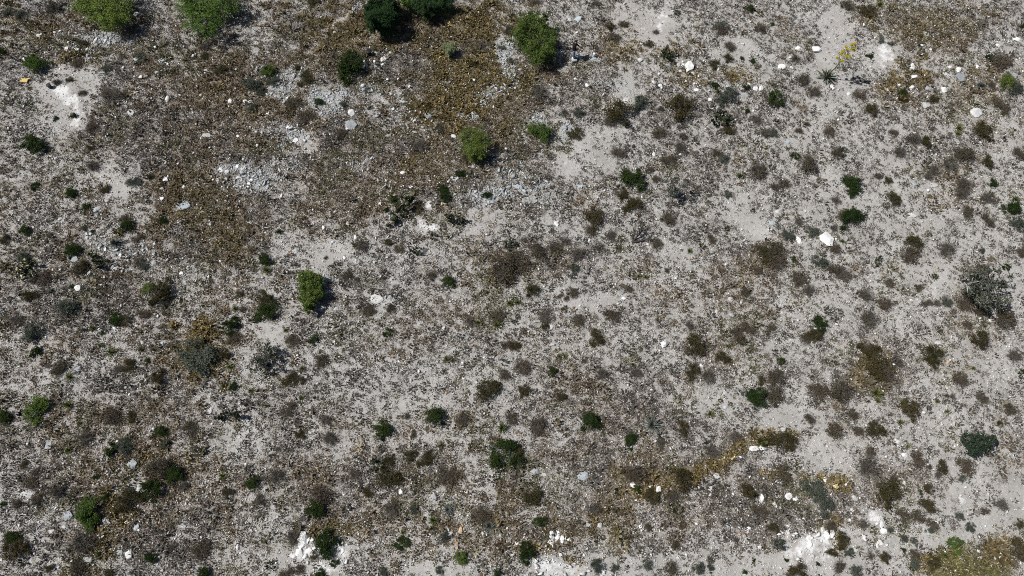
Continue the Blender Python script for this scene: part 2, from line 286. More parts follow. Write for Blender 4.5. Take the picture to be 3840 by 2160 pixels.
# stones: x,y,half width[,half height] per colour
STONES = {
(0,0): {'W': '182,443,16 420,1197,14 1262,745,14,22 1735,762,17 1850,762,18,14 1885,765,15 728,445,12 533,148,12 465,238,12 412,240,12 290,265,14 500,362,14 655,372,12 720,300,10,25 798,305,14 828,332,10 1175,360,12 1455,415,12 940,512,12 1018,512,10 1062,578,14 1482,655,12 1665,1280,18 1710,1295,16 1640,1355,12 1612,1357,10 1790,1255,14 1830,1270,12 1800,1335,14 1880,1385,14 1895,1360,12 1840,1400,10 1735,1195,10 1250,1352,18 855,865,12 1890,962,12 1382,1408,12 1270,488,10 1520,720,10 598,378,10 628,378,10 578,378,10 1225,538,9 70,968,10 875,885,8 1478,940,10 1583,1118,8 1722,1415,10 318,265,10 520,322,10 1793,1025,12 1345,1240,10',
  'P': '992,845,30 1025,103,22 1220,1420,14 1705,1345,12 1555,530,14 1555,1020,34,18 1100,580,8 1365,720,10 1020,583,10', 'U': '1022,447,18 1215,455,22 1185,548,16 682,438,14 585,418,12', 'K': '372,990,16 1210,870,12 1780,1275,12'},
(1,0): {'W': '718,845,25 688,968,16 1105,1300,15 1172,1412,15 1040,820,12,18 595,242,13 995,603,12 1075,600,10 1160,650,12 958,442,22 1240,855,10 1645,610,11 1305,1040,10 985,1365,10 295,1058,20 240,958,14 415,925,12 88,855,12 15,1100,12 370,1065,12 1450,1378,10 1795,812,12 1205,845,10 1160,845,8 1325,918,9 1195,915,8 940,860,10 240,740,10 955,488,14 1490,1028,18', 'P': '1495,1330,34,26 1640,855,14 1865,660,18 1635,1255,15 1070,850,9 1075,880,9', 'U': '1110,762,20 262,1040,14 610,912,14 890,880,12 1015,395,12', 'K': '712,935,42,36 1300,870,26 1000,1018,22'},
(2,0): {'W': '1335,493,32,36 1290,490,12 1287,467,8 1400,510,9 1365,552,12 1108,558,12 1072,618,13 1120,645,15 1128,668,9 1390,675,20,12 1555,520,10,14 1312,615,10 1378,632,10 478,595,12 565,640,14 1838,665,18 1880,660,14,24 1788,635,12 1635,645,16,10 1495,750,14 1070,1162,12,15 1268,1170,12 165,1365,12 105,1350,10 490,245,12 770,292,10 440,318,8 690,718,10 1448,462,8 1410,580,10 700,1437,10 585,1410,9 285,1390,8', 'P': '965,450,20 432,148,18 1258,485,14 1270,535,14 1560,360,10 20,665,12', 'U': '512,1402,20 45,1405,28 500,140,25 822,525,12', 'K': '1175,488,18 850,715,12 1740,135,14,22 1760,715,28,18 325,858,10'},
(3,0): {'W': '107,502,28,22 180,510,12 165,440,10 228,362,17 370,372,35,30 487,655,18 608,705,12 1093,502,15,27 1105,578,30,14 1180,575,9 1160,415,10 1230,372,10,18 1160,345,10 1375,505,18 1445,520,20,28 1090,655,22,18 1330,672,20,22 1575,845,40,34 1580,500,18 1880,292,24,16 993,640,14 525,905,10 1735,340,18 1545,655,9 1210,1440,10 805,290,9 720,195,12 940,230,10', 'P': '1363,558,32,26 1188,790,30,26 900,675,14 1250,1395,30,18 210,88,9', 'K': '1460,583,38,34 1210,670,22 1865,570,22', 'U': '1100,1390,22,14 150,1070,22,14 515,1395,14'},
(0,1): {'W': '1490,93,10 1585,242,10,13 1530,358,8 1175,395,11 1085,440,10 908,475,13 795,430,10,16 458,590,11 792,648,13,8 1195,938,11 858,1027,14,9 1370,610,16,12 1580,640,12 1220,50,14 1720,38,12 585,720,24,20 1245,285,9 1665,525,9 350,1095,9 1480,670,8', 'P': '672,605,14 865,582,18 452,203,15 925,600,10 540,560,16 1235,1140,20 500,315,14 655,340,12 1030,1005,12 720,628,10', 'K': '968,472,17 562,505,25,20 875,525,12 1160,535,20 590,1335,20 750,570,14', 'U': '1380,100,50,40 800,68,18,10 727,128,28,18 1905,510,12'},
(1,1): {'W': '583,372,14 750,340,10,18 510,270,12,18 603,308,7 1430,80,14 600,150,8,14 1115,1293,8 1230,1355,12 313,1235,10 1725,1247,8,12 1418,1027,12 1465,830,8 690,238,12 665,495,12 190,28,10,16 905,350,10 935,87,12', 'P': '905,815,46,36 297,442,22 60,270,14 1170,1420,10 945,415,10', 'U': '605,880,18,14 1485,1195,20,10', 'K': '1015,798,16,20 1780,75,20,14 695,315,14', 'N': '1405,95,12 1660,35,8'},
(2,1): {'W': '1155,1140,28,30 1615,543,16,12 845,803,16,11 335,240,15,18 640,298,9 585,362,14 615,515,9 760,693,7 770,718,8 1020,395,7,16 1890,130,10 1885,100,8 218,118,7 1550,820,7 1785,680,8 1430,1310,12 650,45,8,14', 'P': '300,1020,14,18 1650,805,18 1540,900,14', 'K': '830,755,15 1655,930,18', 'U': '335,910,18,12 1415,310,14', 'N': '1885,50,10'},
(3,1): {'W': '455,350,46,46 235,365,16,28 1680,968,14 945,1305,11 133,1352,9 512,1000,14,7 515,358,9 625,1415,8 873,1318,6 1325,1418,9', 'P': '80,150,22 1085,175,32,18 1285,1135,24,14 487,702,8', 'U': '35,232,24', 'K': '465,1380,16', 'N': '1355,1283,16,10'},
(0,2): {'W': '968,1293,22,28 1795,1225,12,24 1738,850,16 1862,1048,13 210,450,10 960,1040,18,14 745,1150,14 775,1150,12 1050,1105,10 1855,605,10 1768,1313,8 1110,1043,8 1650,650,10', 'P': '803,1025,27,24 905,1275,26 390,1112,18 1590,190,15,26 1553,410,12 210,825,46,28 660,1325,34,18 1380,1075,20 1050,785,20,26', 'U': '1030,1080,20 490,1085,24,13', 'K': '995,605,34 365,465,26 510,990,34'},
(1,2): {'W': '345,1178,36,46 325,1275,26,30 395,1262,22,16 395,1180,12,18 440,1237,14 652,1200,10 650,1260,12,18 340,1222,14 285,1300,18 630,1240,12 157,1355,10 1345,825,8 1610,1318,9,12 1662,1303,9 1600,992,7 1745,1137,9 688,1215,9 1092,815,16,18 370,1305,12', 'U': '432,1172,17 635,1168,20,14 1460,1128,24,15 1843,1150,12', 'K': '1518,1125,9,20', 'N': '1542,1105,14,24', 'P': '1338,855,25 1710,1125,12'},
(2,2): {'W': '300,1140,19,29 347,1113,14 343,1160,17,26 380,1168,16,24 297,1190,20,18 407,1155,9,15 430,1172,13 452,1185,10 308,1225,8,10 915,760,20 1105,793,19,26 1042,780,10 1825,484,34,19 1887,483,20,13 1670,552,26,9 1720,550,12,9 1785,1090,20,14 1870,1228,14,12 1660,1082,9 1115,1112,7 1277,1160,6 1890,1073,8 1885,865,18,26 1900,710,10 545,1290,9,12 35,1207,14 233,1110,7 970,1075,12 365,1290,12 1260,1308,16,10', 'P': '240,685,22,14 580,1060,22 660,1065,18 1500,790,20 1545,690,22 1610,70,18 95,1135,10', 'U': '538,693,38,26 1780,80,30 1690,190,15 1610,175,15 1340,735,14', 'K': '1628,1065,14,18 175,660,30,18'},
(3,2): {'W': '115,347,20 120,397,23,20 95,738,32,18 157,848,24,20 210,868,20,15 692,862,8 432,723,15,18 515,773,22,10 637,950,13 988,1003,16,12 860,1063,14,20 876,1110,25,20 728,1155,14,20 848,1195,24,14 895,1215,12,8 825,1220,9,14 415,1098,16,18 447,1138,19,28 488,1132,20,33 313,1163,20,18 82,1137,16,13 110,1122,9 140,1108,9 153,1125,10,14 520,1205,10,18 320,1210,18,22 1030,535,21,16 975,432,24,14 1030,743,11 1585,595,9 1335,1265,8 1590,1260,12 578,75,10 460,100,7 215,1015,9 240,1020,7 262,1015,8,14 400,1185,10 1275,1050,14 50,905,14,18', 'P': '655,858,20,24 665,1255,18 1470,880,25 540,965,12 460,955,14', 'K': '135,1237,16'},
}
# ground patches in photo overview pixels (1.4907 photo pixels each): x,y,rx,ry,angle,strength
BARE = '165,245,55,75,10,1;205,200,55,42,0,.9;130,300,40,40,0,.6;310,470,48,34,0,.9;260,420,40,30,20,.5;1620,70,80,58,15,1;1580,45,40,25,0,.8;2100,75,50,50,0,.9;2100,40,40,30,0,.7;2075,170,45,55,0,.9;2125,230,60,50,0,.7;2225,130,40,55,0,.8;1490,370,75,45,20,1;1570,240,42,60,0,.9;1420,415,40,30,20,.9;1540,330,40,25,0,.6;1850,130,55,35,0,.8;1900,190,50,25,0,.6;1480,755,95,18,-3,.9;1400,720,60,25,0,.5;1895,570,50,42,0,.9;1850,510,50,50,0,.6;1700,640,70,25,15,.7;2240,400,50,32,0,.6;2230,330,60,30,0,.3;820,640,50,38,0,.95;720,600,55,25,15,.7;800,690,35,40,0,.7;690,840,48,42,-20,.9;650,820,30,20,0,.5;1990,1050,80,34,0,.85;2080,1140,70,45,10,.85;1640,1420,140,30,-4,.8;1110,1430,95,22,0,.8;1900,1425,180,34,-3,.75;2080,1400,110,45,0,.6;2480,1310,70,32,-25,.8;2420,1250,60,40,0,.6;2540,1250,60,40,0,.6;2360,1360,70,36,0,.6;2420,1160,70,32,0,.4;2290,480,90,60,0,.4;2350,680,60,50,0,.55;2430,620,60,40,0,.35;2340,560,90,40,0,.4;870,630,40,25,0,.7;765,450,20,45,0,.8;735,480,40,30,0,.6;770,360,35,30,0,.7;400,400,30,15,0,.3;790,130,18,50,25,.7;850,60,60,14,-35,.6;940,90,14,60,30,.6;960,20,40,15,-40,.5;530,340,40,10,0,.6;1240,560,60,50,0,.35;1200,560,40,40,0,.4;1020,640,40,20,0,.4;960,760,70,25,0,.3;1260,120,20,50,0,.5;60,1250,60,18,0,.5;20,970,40,20,0,.6;140,960,60,30,0,.35;460,820,40,30,0,.3;70,860,70,40,0,.35;250,1000,50,20,0,.25;350,1210,14,60,40,.7;1230,1230,18,60,0,.6;1070,1100,110,20,-10,.4;840,1140,60,50,0,.3;600,1110,80,60,0,.3;1300,950,120,80,0,.25;1020,980,130,60,0,.25;2200,800,150,80,0,.2;2100,520,120,60,0,.25;1620,900,150,90,0,.15;2480,880,90,60,0,.3;2230,1020,70,40,0,.35;2350,1060,60,50,0,.3;2450,960,50,40,0,.35;2560,720,40,60,0,.35;2540,330,40,60,0,.3;2420,310,60,30,0,.2;2010,420,80,30,0,.25;1990,330,80,60,0,.25;1480,1000,40,20,0,.2;1800,1000,60,40,0,.4;1420,590,80,30,0,.2;1280,700,60,40,0,.25;720,1400,30,30,0,.5;1400,870,40,40,0,.2;560,970,60,40,0,.25'
CHALK = '165,240,20,45,-15,1;190,260,14,40,0,1;140,220,20,12,0,.8;1665,50,18,40,10,.7;1610,70,30,14,30,.45;2225,130,22,34,10,.8;2090,48,30,16,0,.5;2060,130,14,12,0,.4;1575,245,9,26,0,.8;1490,330,14,20,0,.4;1560,265,20,14,0,.6;1425,415,14,12,0,.6;1440,330,30,14,0,.3;1080,515,14,15,30,.9;1062,565,13,22,-30,.95;1090,572,18,12,0,.95;990,705,14,11,0,.7;820,655,16,18,0,.5;1900,590,16,22,20,.5;770,365,22,26,0,.45;590,430,40,20,20,.35;810,1425,60,26,0,.75;790,1385,40,20,0,.8;860,1390,30,24,0,.8;1420,1435,80,22,0,.75;1380,1415,60,18,0,.7;1480,1400,40,10,0,.3;2040,1370,50,28,0,.85;2030,1410,70,25,0,.6;2120,1340,18,14,0,.7;2205,1300,26,18,0,1;2320,1305,20,22,-30,1;2340,1330,12,20,0,.9;2250,1370,30,20,0,.4;1640,1335,40,14,0,.25;660,820,12,10,0,.8;700,470,14,10,0,.4;2425,755,6,6,0,.6;2290,545,24,12,0,.5;960,10,20,10,0,.3;2470,1310,40,14,-20,.5;2390,1240,20,8,0,.5;1130,1320,16,12,0,0;250,440,25,20,0,.3;310,475,30,20,0,.35;2450,1180,60,10,0,.35;230,60,20,15,0,.2'
GOLD = '1150,260,105,75,0,1;1060,310,70,60,0,.5;1240,60,110,60,0,.7;1110,90,90,60,0,.55;960,60,130,70,0,.45;820,110,100,90,0,.4;1180,180,90,50,0,.7;1270,210,70,80,0,.6;1090,400,100,60,0,.3;510,850,58,42,0,1;500,910,70,60,0,.7;520,810,30,20,0,.9;290,595,34,24,-15,.9;1575,1235,50,22,-10,.8;1640,1215,60,28,-8,.9;1740,1190,90,24,-14,1;1830,1150,50,18,-24,1;1885,1118,40,16,-24,1;1930,1095,50,22,-12,1;1990,1090,30,20,0,.8;1560,1190,40,30,0,.6;2060,1205,70,12,6,.9;1960,1195,40,14,10,.9;2110,1225,30,14,20,.8;1860,190,70,28,0,.95;1760,190,60,30,0,.5;1640,120,90,28,6,.75;1560,130,50,30,0,.6;1720,200,60,24,0,.4;2280,190,60,45,0,.85;2240,215,40,25,0,.7;2260,80,90,24,10,.45;2330,50,120,36,0,.3;2420,60,80,40,0,.2;2200,30,60,30,0,.2;2190,945,60,60,0,.5;2200,900,50,40,0,.35;2400,1410,80,45,0,.8;2500,1400,60,44,0,.7;2330,1430,60,30,0,.8;2530,1350,60,25,20,.6;2090,1330,30,30,0,.6;2110,1370,26,30,0,.8;400,1150,30,50,0,.5;290,1280,45,50,0,.7;270,1360,40,40,0,.6;220,1435,60,16,0,.9;870,1330,60,24,0,.7;800,1340,40,24,0,.8;780,1410,24,22,0,.9;1250,1310,50,16,0,.4;1350,1380,40,30,0,.5;1440,1410,40,26,0,.6;1540,1320,80,60,-20,.4;1420,1330,60,60,0,.3;20,40,30,40,0,.6;110,80,50,40,0,.5;210,140,50,34,0,.6;520,520,100,90,0,.4;560,640,80,50,0,.25;620,250,110,70,0,.2;2460,200,60,60,0,.3;2370,430,60,50,0,.25;2330,500,40,20,0,.3;1920,640,50,40,0,.35;1840,720,60,50,0,.2;2440,940,50,30,0,.15;1280,1250,40,40,0,.3;1000,1190,30,20,0,.3;590,1060,20,20,0,.2'
DENSE = '560,420,170,260,8,.75;600,230,200,110,0,.8;870,430,190,140,0,.65;1000,130,330,150,0,.7;1180,260,210,130,0,.8;1100,430,190,110,0,.45;330,330,120,80,0,.45;230,90,230,80,0,.55;500,170,180,70,0,.5;540,620,110,70,0,.6;420,560,90,60,0,.2;430,430,70,110,0,.5;1560,70,80,60,0,.35;1480,220,110,90,0,.35;1300,440,110,60,0,.45;1760,330,150,120,0,.2;1940,250,100,60,0,.25;2350,60,220,70,0,.5;2300,240,150,60,0,.35;2500,230,90,120,0,.35;1340,650,120,60,0,.5;1280,690,80,50,0,.45;1440,640,80,40,0,.4;1750,480,90,90,0,.15;1500,980,180,90,0,.35;1620,1090,200,80,0,.4;1690,1190,180,40,-12,.7;1450,1210,260,90,0,.4;1720,1290,280,80,0,.45;1960,1290,150,90,0,.55;1300,1350,180,60,0,.4;930,1230,170,120,0,.35;760,1230,90,120,0,.3;500,1260,170,130,0,.3;300,1260,180,140,0,.5;120,1130,160,150,0,.35;330,1060,180,80,0,.4;480,900,100,90,0,.45;100,800,140,140,0,.25;380,740,150,90,0,.4;230,640,150,60,0,.3;2200,930,110,110,0,.5;2460,820,90,60,0,.25;2340,870,80,60,0,.3;2090,960,120,60,0,.2;1890,680,90,90,0,.35;1930,640,80,50,0,.3;1790,880,130,90,0,.3;2240,1220,140,70,0,.4;2540,1080,60,80,0,.2;2000,1240,120,50,0,.5;2450,1420,140,50,0,.9;2380,350,120,80,0,.2;720,1010,110,70,0,.15;250,720,140,60,0,.25;900,330,160,60,0,.4;2400,450,80,70,0,.25;80,620,90,60,0,.15;690,1050,70,40,0,.2;1130,820,160,70,0,.2'
RUBBLE = '700,225,48,32,0,1;650,190,40,26,0,.5;740,190,40,30,0,.6;820,255,55,34,0,1;860,235,30,20,0,.7;1275,150,22,70,-12,1;1290,110,14,18,0,.8;1300,185,16,14,0,.8;1182,295,32,16,0,1;1248,230,34,18,0,.9;1225,250,24,18,0,.7;1422,335,18,32,0,1.1;1355,305,22,22,0,.9;740,345,30,22,0,.8;700,330,40,20,0,.6;650,320,40,20,0,.4;720,400,50,30,0,.45;690,430,60,30,0,.5;630,455,70,34,0,.75;560,430,24,18,0,.8;600,420,30,20,0,.6;270,95,36,24,0,1;310,100,40,18,0,.8;220,110,40,40,0,.5;180,90,60,40,0,.35;900,15,18,14,0,.7;930,235,40,26,0,.5;1000,240,24,24,0,.4;1240,490,60,16,0,.75;1290,470,50,22,0,.7;1210,500,30,20,0,.6;270,610,60,36,0,.55;330,640,60,40,0,.5;1340,490,50,24,0,.4;1300,440,60,24,0,.4;1545,215,40,16,0,.4;1490,200,30,30,0,.2;930,420,70,40,0,.3;990,290,60,40,0,.25;1060,330,60,30,0,.3;430,720,90,50,0,.25;310,820,120,60,0,.15;600,520,70,60,0,.2'
# ------------------------------------------------------------------ ground masks (what grows or lies where)
def blob_field(txt, x, y, wob):
    keep = np.ones_like(x)
    for row in txt.split(';'):
        u, v, rx, ry, a, s = [float(q) for q in row.split(',')]
        u, v, rx, ry = u * 1.4907, v * 1.4907, rx * 1.4907, ry * 1.4907
        c, ca, sa = at(u, v), math.cos(math.radians(a)), math.sin(math.radians(a))
        p, q = at(u + rx * ca, v + rx * sa) - c, at(u - ry * sa, v + ry * ca) - c
        det = p.x * q.y - p.y * q.x
        R = 1.6 * max(p.length, q.length)
        i = np.where((np.abs(x - c.x) < R) & (np.abs(y - c.y) < R))[0]
        if not len(i) or abs(det) < 1e-9: continue
        ex, ey = x[i] - c.x, y[i] - c.y
        w1, w2 = (ex * q.y - ey * q.x) / det, (p.x * ey - p.y * ex) / det
        r = np.sqrt(w1 * w1 + w2 * w2) * (1 + wob[i])
        t = np.clip((1.3 - r) / 0.75, 0, 1)
        keep[i] *= 1 - np.clip(s, 0, 1) * t * t * (3 - 2 * t)
    return 1 - keep
def masks(x, y):
    wob = (fbm(x * 0.9, y * 0.9, 3, 4) - 0.5) * 1.5
    bare, chalk, gold, dense, rub = (blob_field(s, x, y, wob) for s in (BARE, CHALK, GOLD, DENSE, RUBBLE))
    L = 0.61 + 0.42 * dense - 0.46 * bare + (fbm(x * 0.7, y * 0.7, 6, 4) - 0.5) * 0.30 - 0.003 * np.clip(x - 10, -10, 40)
    L = np.clip(L + 0.18 * gold - 0.5 * chalk - 0.25 * rub, 0, 1)
    return L, chalk, gold, dense, rub

def ground_mat():
    m, t, out = nt('stony_ground')
    g = t.nodes.new('ShaderNodeNewGeometry').outputs['Position']
    A = N(t, 'ShaderNodeAttribute', attribute_name='cover'); sp = t.nodes.new('ShaderNodeSeparateColor'); t.links.new(A.outputs['Color'], sp.inputs[0])
    L, W, G = sp.outputs[0], sp.outputs[1], sp.outputs[2]
    B = N(t, 'ShaderNodeAttribute', attribute_name='soil'); sb = t.nodes.new('ShaderNodeSeparateColor'); t.links.new(B.outputs['Color'], sb.inputs[0])
    D, K = sb.outputs[0], sb.outputs[1]
    soil = ramp(t, noise(t, 0.5, 6, 0.6, g), [(0.28, (.32, .308, .288)), (0.5, (.415, .405, .388)), (0.72, (.52, .512, .495))])
    soil = mixc(t, ramp(t, noise(t, 7, 5, 0.7, g), [(0.42, (0, 0, 0)), (0.72, (.8, .8, .8))]), soil, (.30, .27, .245))
    soil = mixc(t, math_(t, 'MULTIPLY', D, 0.5), soil, (.36, .31, .26))
    soil = mixc(t, math_(t, 'MULTIPLY', K, 0.75), soil, (.36, .375, .38))
    wn_ = noise(t, 1.6, 7, 0.68, g)
    ck = N(t, 'ShaderNodeClamp'); t.links.new(math_(t, 'MULTIPLY_ADD', math_(t, 'ADD', math_(t, 'MULTIPLY', W, 0.62), math_(t, 'MULTIPLY', wn_, 1.6)), 4.0, -4.7), ck.inputs[0])
    soil = mixc(t, math_(t, 'MULTIPLY', ck.outputs[0], 0.8), soil, (.78, .78, .775))
    # dry litter in specks and mats, thicker where plants stand closer
    lit = mixc(t, noise(t, 1.7, 3, 0.6, g), (.095, .078, .064), (.16, .125, .095))
    lit = mixc(t, math_(t, 'MULTIPLY', G, 0.85), lit, (.12, .09, .042))
    n1 = noise(t, 7.5, 6, 0.8, g); n2 = noise(t, 18, 3, 0.65, g)
    nn = math_(t, 'MULTIPLY_ADD', n1, 0.6, math_(t, 'MULTIPLY', n2, 0.4))
    thr = math_(t, 'MULTIPLY_ADD', L, -0.30, 0.73)
    f = math_(t, 'MULTIPLY', math_(t, 'SUBTRACT', nn, thr), 14.0); f2 = N(t, 'ShaderNodeClamp'); t.links.new(math_(t, 'ADD', f, 0.4), f2.inputs[0])
    col = mixc(t, math_(t, 'MULTIPLY', f2.outputs[0], 0.85), soil, lit)
    # small pale pebbles set in the soil
    vo = t.nodes.new('ShaderNodeTexVoronoi'); vo.inputs['Scale'].default_value = 11.0; t.links.new(g, vo.inputs['Vector'])
    vs = t.nodes.new('ShaderNodeSeparateColor'); t.links.new(vo.outputs['Color'], vs.inputs[0])
    peb = math_(t, 'MULTIPLY', math_(t, 'LESS_THAN', vo.outputs['Distance'], 0.33), math_(t, 'GREATER_THAN', vs.outputs[0], 0.42))
    col = mixc(t, math_(t, 'MULTIPLY', peb, 0.8), col, mixc(t, vs.outputs[1], (.42, .40, .38), (.68, .67, .65)))
    p = t.nodes.new('ShaderNodeBsdfPrincipled'); p.inputs['Roughness'].default_value = 0.95; p.inputs['Specular IOR Level'].default_value = 0.1
    t.links.new(col, p.inputs['Base Color'])
    b = t.nodes.new('ShaderNodeBump'); b.inputs['Strength'].default_value = 0.7; b.inputs['Distance'].default_value = 0.05
    hgt = math_(t, 'ADD', math_(t, 'MULTIPLY', nn, 1.2), math_(t, 'MULTIPLY', peb, 0.25))
    t.links.new(hgt, b.inputs['Height']); t.links.new(b.outputs[0], p.inputs['Normal'])
    t.links.new(p.outputs[0], out.inputs[0]); return m

def axis(a, b, step, far):
    core = np.arange(a, b + 1e-6, step); g = step * 1.35 ** np.arange(1, 60); g = np.cumsum(g); g = g[g < far]
    return np.concatenate([(a - g)[::-1], core, b + g])
gx, gy = axis(-50, 50, 0.22, 1500), axis(-6, 54, 0.22, 1500)
X, Y = [q.ravel() for q in np.meshgrid(gx, gy, indexing='xy')]
Z = height(X, Y)
L, W, G, D, K = masks(X, Y)
nx, ny = len(gx), len(gy)
ii = (np.arange(ny - 1)[:, None] * nx + np.arange(nx - 1)[None]).ravel()
ground = build('ground', np.stack([X, Y, Z], 1), np.stack([ii, ii + 1, ii + nx + 1, ii + nx], 1), ground_mat(), smooth=True,
               attrs={'cover': np.stack([L, W, G], 1), 'soil': np.stack([D, K, D * 0], 1)})
tag(ground, kind='structure')

def scatter(dens, seed):
    """random ground points inside the part of the slope the picture takes in, and a margin round it"""
    r = np.random.default_rng(seed)
    n = int(dens * 104 * 58); x, y = r.uniform(-52, 52, n), r.uniform(-4, 54, n)
    half = 30 + 0.42 * np.clip(y, -4, 60) + 4.0
    k = np.abs(x) < half; k &= y < 49.5; k &= y > -2.5
    return x[k], y[k], r

# ---- dry grass tufts: nobody could count them
x, y, r = scatter(86, 11)
L, W, G, D, K = masks(x, y)
clump = fbm(x * 1.6, y * 1.6, 9, 3)
p = np.clip(1.12 * L - 0.11 + (clump - 0.5) * 0.75, 0.04, 1) * (1 - 0.9 * W) * (1 - 0.6 * K)
k = r.random(len(x)) < p
x, y, L, W, G, D, K, clump = [q[k] for q in (x, y, L, W, G, D, K, clump)]
n, NB = len(x), 7
size = np.clip(r.lognormal(math.log(0.062), 0.48, n), 0.026, 0.27) * (0.75 + 0.5 * L) * (1 + 0.2 * G)
kindn = fbm(x * 0.35, y * 0.35, 12, 3) + r.normal(0, 0.08, n)
c_grey, c_brown, c_olive, c_gold = np.array([.108, .098, .085]), np.array([.132, .104, .066]), np.array([.095, .09, .05]), np.array([.142, .108, .045])
tb = np.clip((kindn - 0.45) * 4 + D * 0.6 - np.clip(x, -5, 15) * 0.03, 0, 1)[:, None]; col = c_grey * (1 - tb) + c_brown * tb
to = (np.clip((fbm(x * 0.5 + 40, y * 0.5, 13, 3) - 0.56) * 6, 0, 0.8))[:, None]; col = col * (1 - to) + c_olive * to
tg = np.clip(G * 1.1 + r.normal(0, .18, n), 0, 1)[:, None] * (G > 0.12)[:, None]; col = col * (1 - tg) + c_gold * tg
green = (blob_field('2400,1415,70,40,0,1;2460,1440,80,30,0,1', x, y, x * 0))[:, None] * 0.6; col = col * (1 - green) + np.array([.115, .118, .042]) * green
col = col * r.lognormal(-0.08, 0.45, n)[:, None]
ang = (r.random((n, 1)) * 6.283 + np.arange(NB)[None] * 6.283 / NB + r.normal(0, .25, (n, NB)))
tilt = r.uniform(0.15, 1.15, (n, NB)); ln = size[:, None] * r.uniform(.7, 1.35, (n, NB)) * 1.25
dx, dy, dz = np.cos(ang) * np.cos(tilt), np.sin(ang) * np.cos(tilt), np.sin(tilt)
z0 = height(x, y)
base = np.stack([x, y, z0 - 0.01], 1)[:, None, :] + np.stack([np.cos(ang), np.sin(ang), ang * 0], -1) * size[:, None, None] * 0.25
tip = base + np.stack([dx, dy, dz], -1) * ln[..., None]
wv = np.stack([-np.sin(ang), np.cos(ang), ang * 0], -1) * (size[:, None, None] * 0.26)
mid = base * 0.45 + tip * 0.55
V = np.stack([base, mid + wv, tip, mid - wv], 2).reshape(-1, 3)
F = np.arange(len(V)).reshape(-1, 4)
T = np.repeat(col, NB * 4, 0) * np.repeat(r.uniform(.75, 1.25, n * NB), 4)[:, None]
tag(build('dry_grass', V, F, M['grass'], tint=T), kind='stuff')

# ---- gravel, slate chips and chalk lumps
HULL = []
for s in range(10):
    bm = bmesh.new(); rr = np.random.default_rng(300 + s)
    for q in unit(11, rr) * rr.uniform(.75, 1.1, (11, 1)): bm.verts.new(q)
    g_ = bmesh.ops.convex_hull(bm, input=bm.verts); bmesh.ops.triangulate(bm, faces=bm.faces)
    bmesh.ops.delete(bm, geom=[v for v in bm.verts if not v.link_faces], context='VERTS'); bm.verts.index_update()
    HULL.append((np.array([v.co[:] for v in bm.verts]), np.array([[v.index for v in f.verts] for f in bm.faces]))); bm.free()
def chips(name, x, y, sz, asp, col, r, sink=0.25, kind='stuff'):
    Vs, Fs, Ts, off = [], [], [], 0
    which = r.integers(0, len(HULL), len(x)); z0 = height(x, y)
    for h, (hv, hf) in enumerate(HULL):
        i = np.where(which == h)[0]
        if not len(i): continue
        a = r.random(len(i)) * 6.283; ca, sa = np.cos(a), np.sin(a)
        P = hv[None] * (sz[i][:, None] * asp[i])[:, None, :]
        tl = r.normal(0, 0.22, (len(i), 2))
        P[..., 2] += P[..., 0] * tl[:, None, 0] + P[..., 1] * tl[:, None, 1]
        Q = np.stack([P[..., 0] * ca[:, None] - P[..., 1] * sa[:, None] + x[i][:, None], P[..., 0] * sa[:, None] + P[..., 1] * ca[:, None] + y[i][:, None],
                      P[..., 2] + (z0[i] + sz[i] * asp[i][:, 2] * (1 - 2 * sink))[:, None]], -1)
        Fs.append((hf[None] + (np.arange(len(i)) * len(hv))[:, None, None] + off).reshape(-1, 3))
        Vs.append(Q.reshape(-1, 3)); Ts.append(np.repeat(col[i], len(hv), 0)); off += len(i) * len(hv)
    return tag(build(name, np.concatenate(Vs), [np.concatenate(Fs)], M['stone'], tint=np.concatenate(Ts)), kind=kind)
x, y, r = scatter(64, 21)
L, W, G, D, K = masks(x, y)
stony = fbm(x * 0.3 + 9, y * 0.3, 14, 3) + blob_field('950,330,330,220,0,.8;330,620,260,160,0,.7;1150,530,260,110,0,.6;700,440,200,120,0,.7;1980,1330,420,140,0,.35;1550,240,300,150,0,.35;250,160,250,120,0,.5;600,680,220,120,0,.5;1300,450,160,80,0,.6', x, y, x * 0) * 0.35
k = r.random(len(x)) < np.clip(1.9 * (stony - 0.36) + 0.34, 0.22, 1) * (1 - 0.6 * W)
x, y, W = x[k], y[k], W[k]; n = len(x)
sz = np.clip(r.lognormal(math.log(0.030), 0.5, n), 0.013, 0.13)
v = r.beta(2.2, 2.0, n)[:, None]; col = (np.array([.34, .325, .31]) * (1 - v) + np.array([.80, .785, .765]) * v)
col = np.where(r.random((n, 1)) < 0.03, np.array([[.5, .33, .2]]), col)
chips('gravel', x, y, sz, np.stack([r.uniform(.8, 1.4, n), r.uniform(.65, 1, n), r.uniform(.4, .85, n)], 1), col, r)
x, y, r = scatter(60, 31)
L, W, G, D, K = masks(x, y)
k = r.random(len(x)) < np.clip(K - 0.14, 0, 1) * 1.0
x, y = x[k], y[k]; n = len(x)
sz = np.clip(r.lognormal(math.log(0.085), 0.45, n), 0.03, 0.26)
v = r.random(n)[:, None]
chips('slate_rubble', x, y, sz, np.stack([r.uniform(.8, 1.5, n), r.uniform(.4, .9, n), r.uniform(.12, .4, n)], 1), np.array([.27, .29, .30]) * (1 - v) + np.array([.56, .585, .59]) * v, r, sink=0.05)
x, y, r = scatter(40, 41)
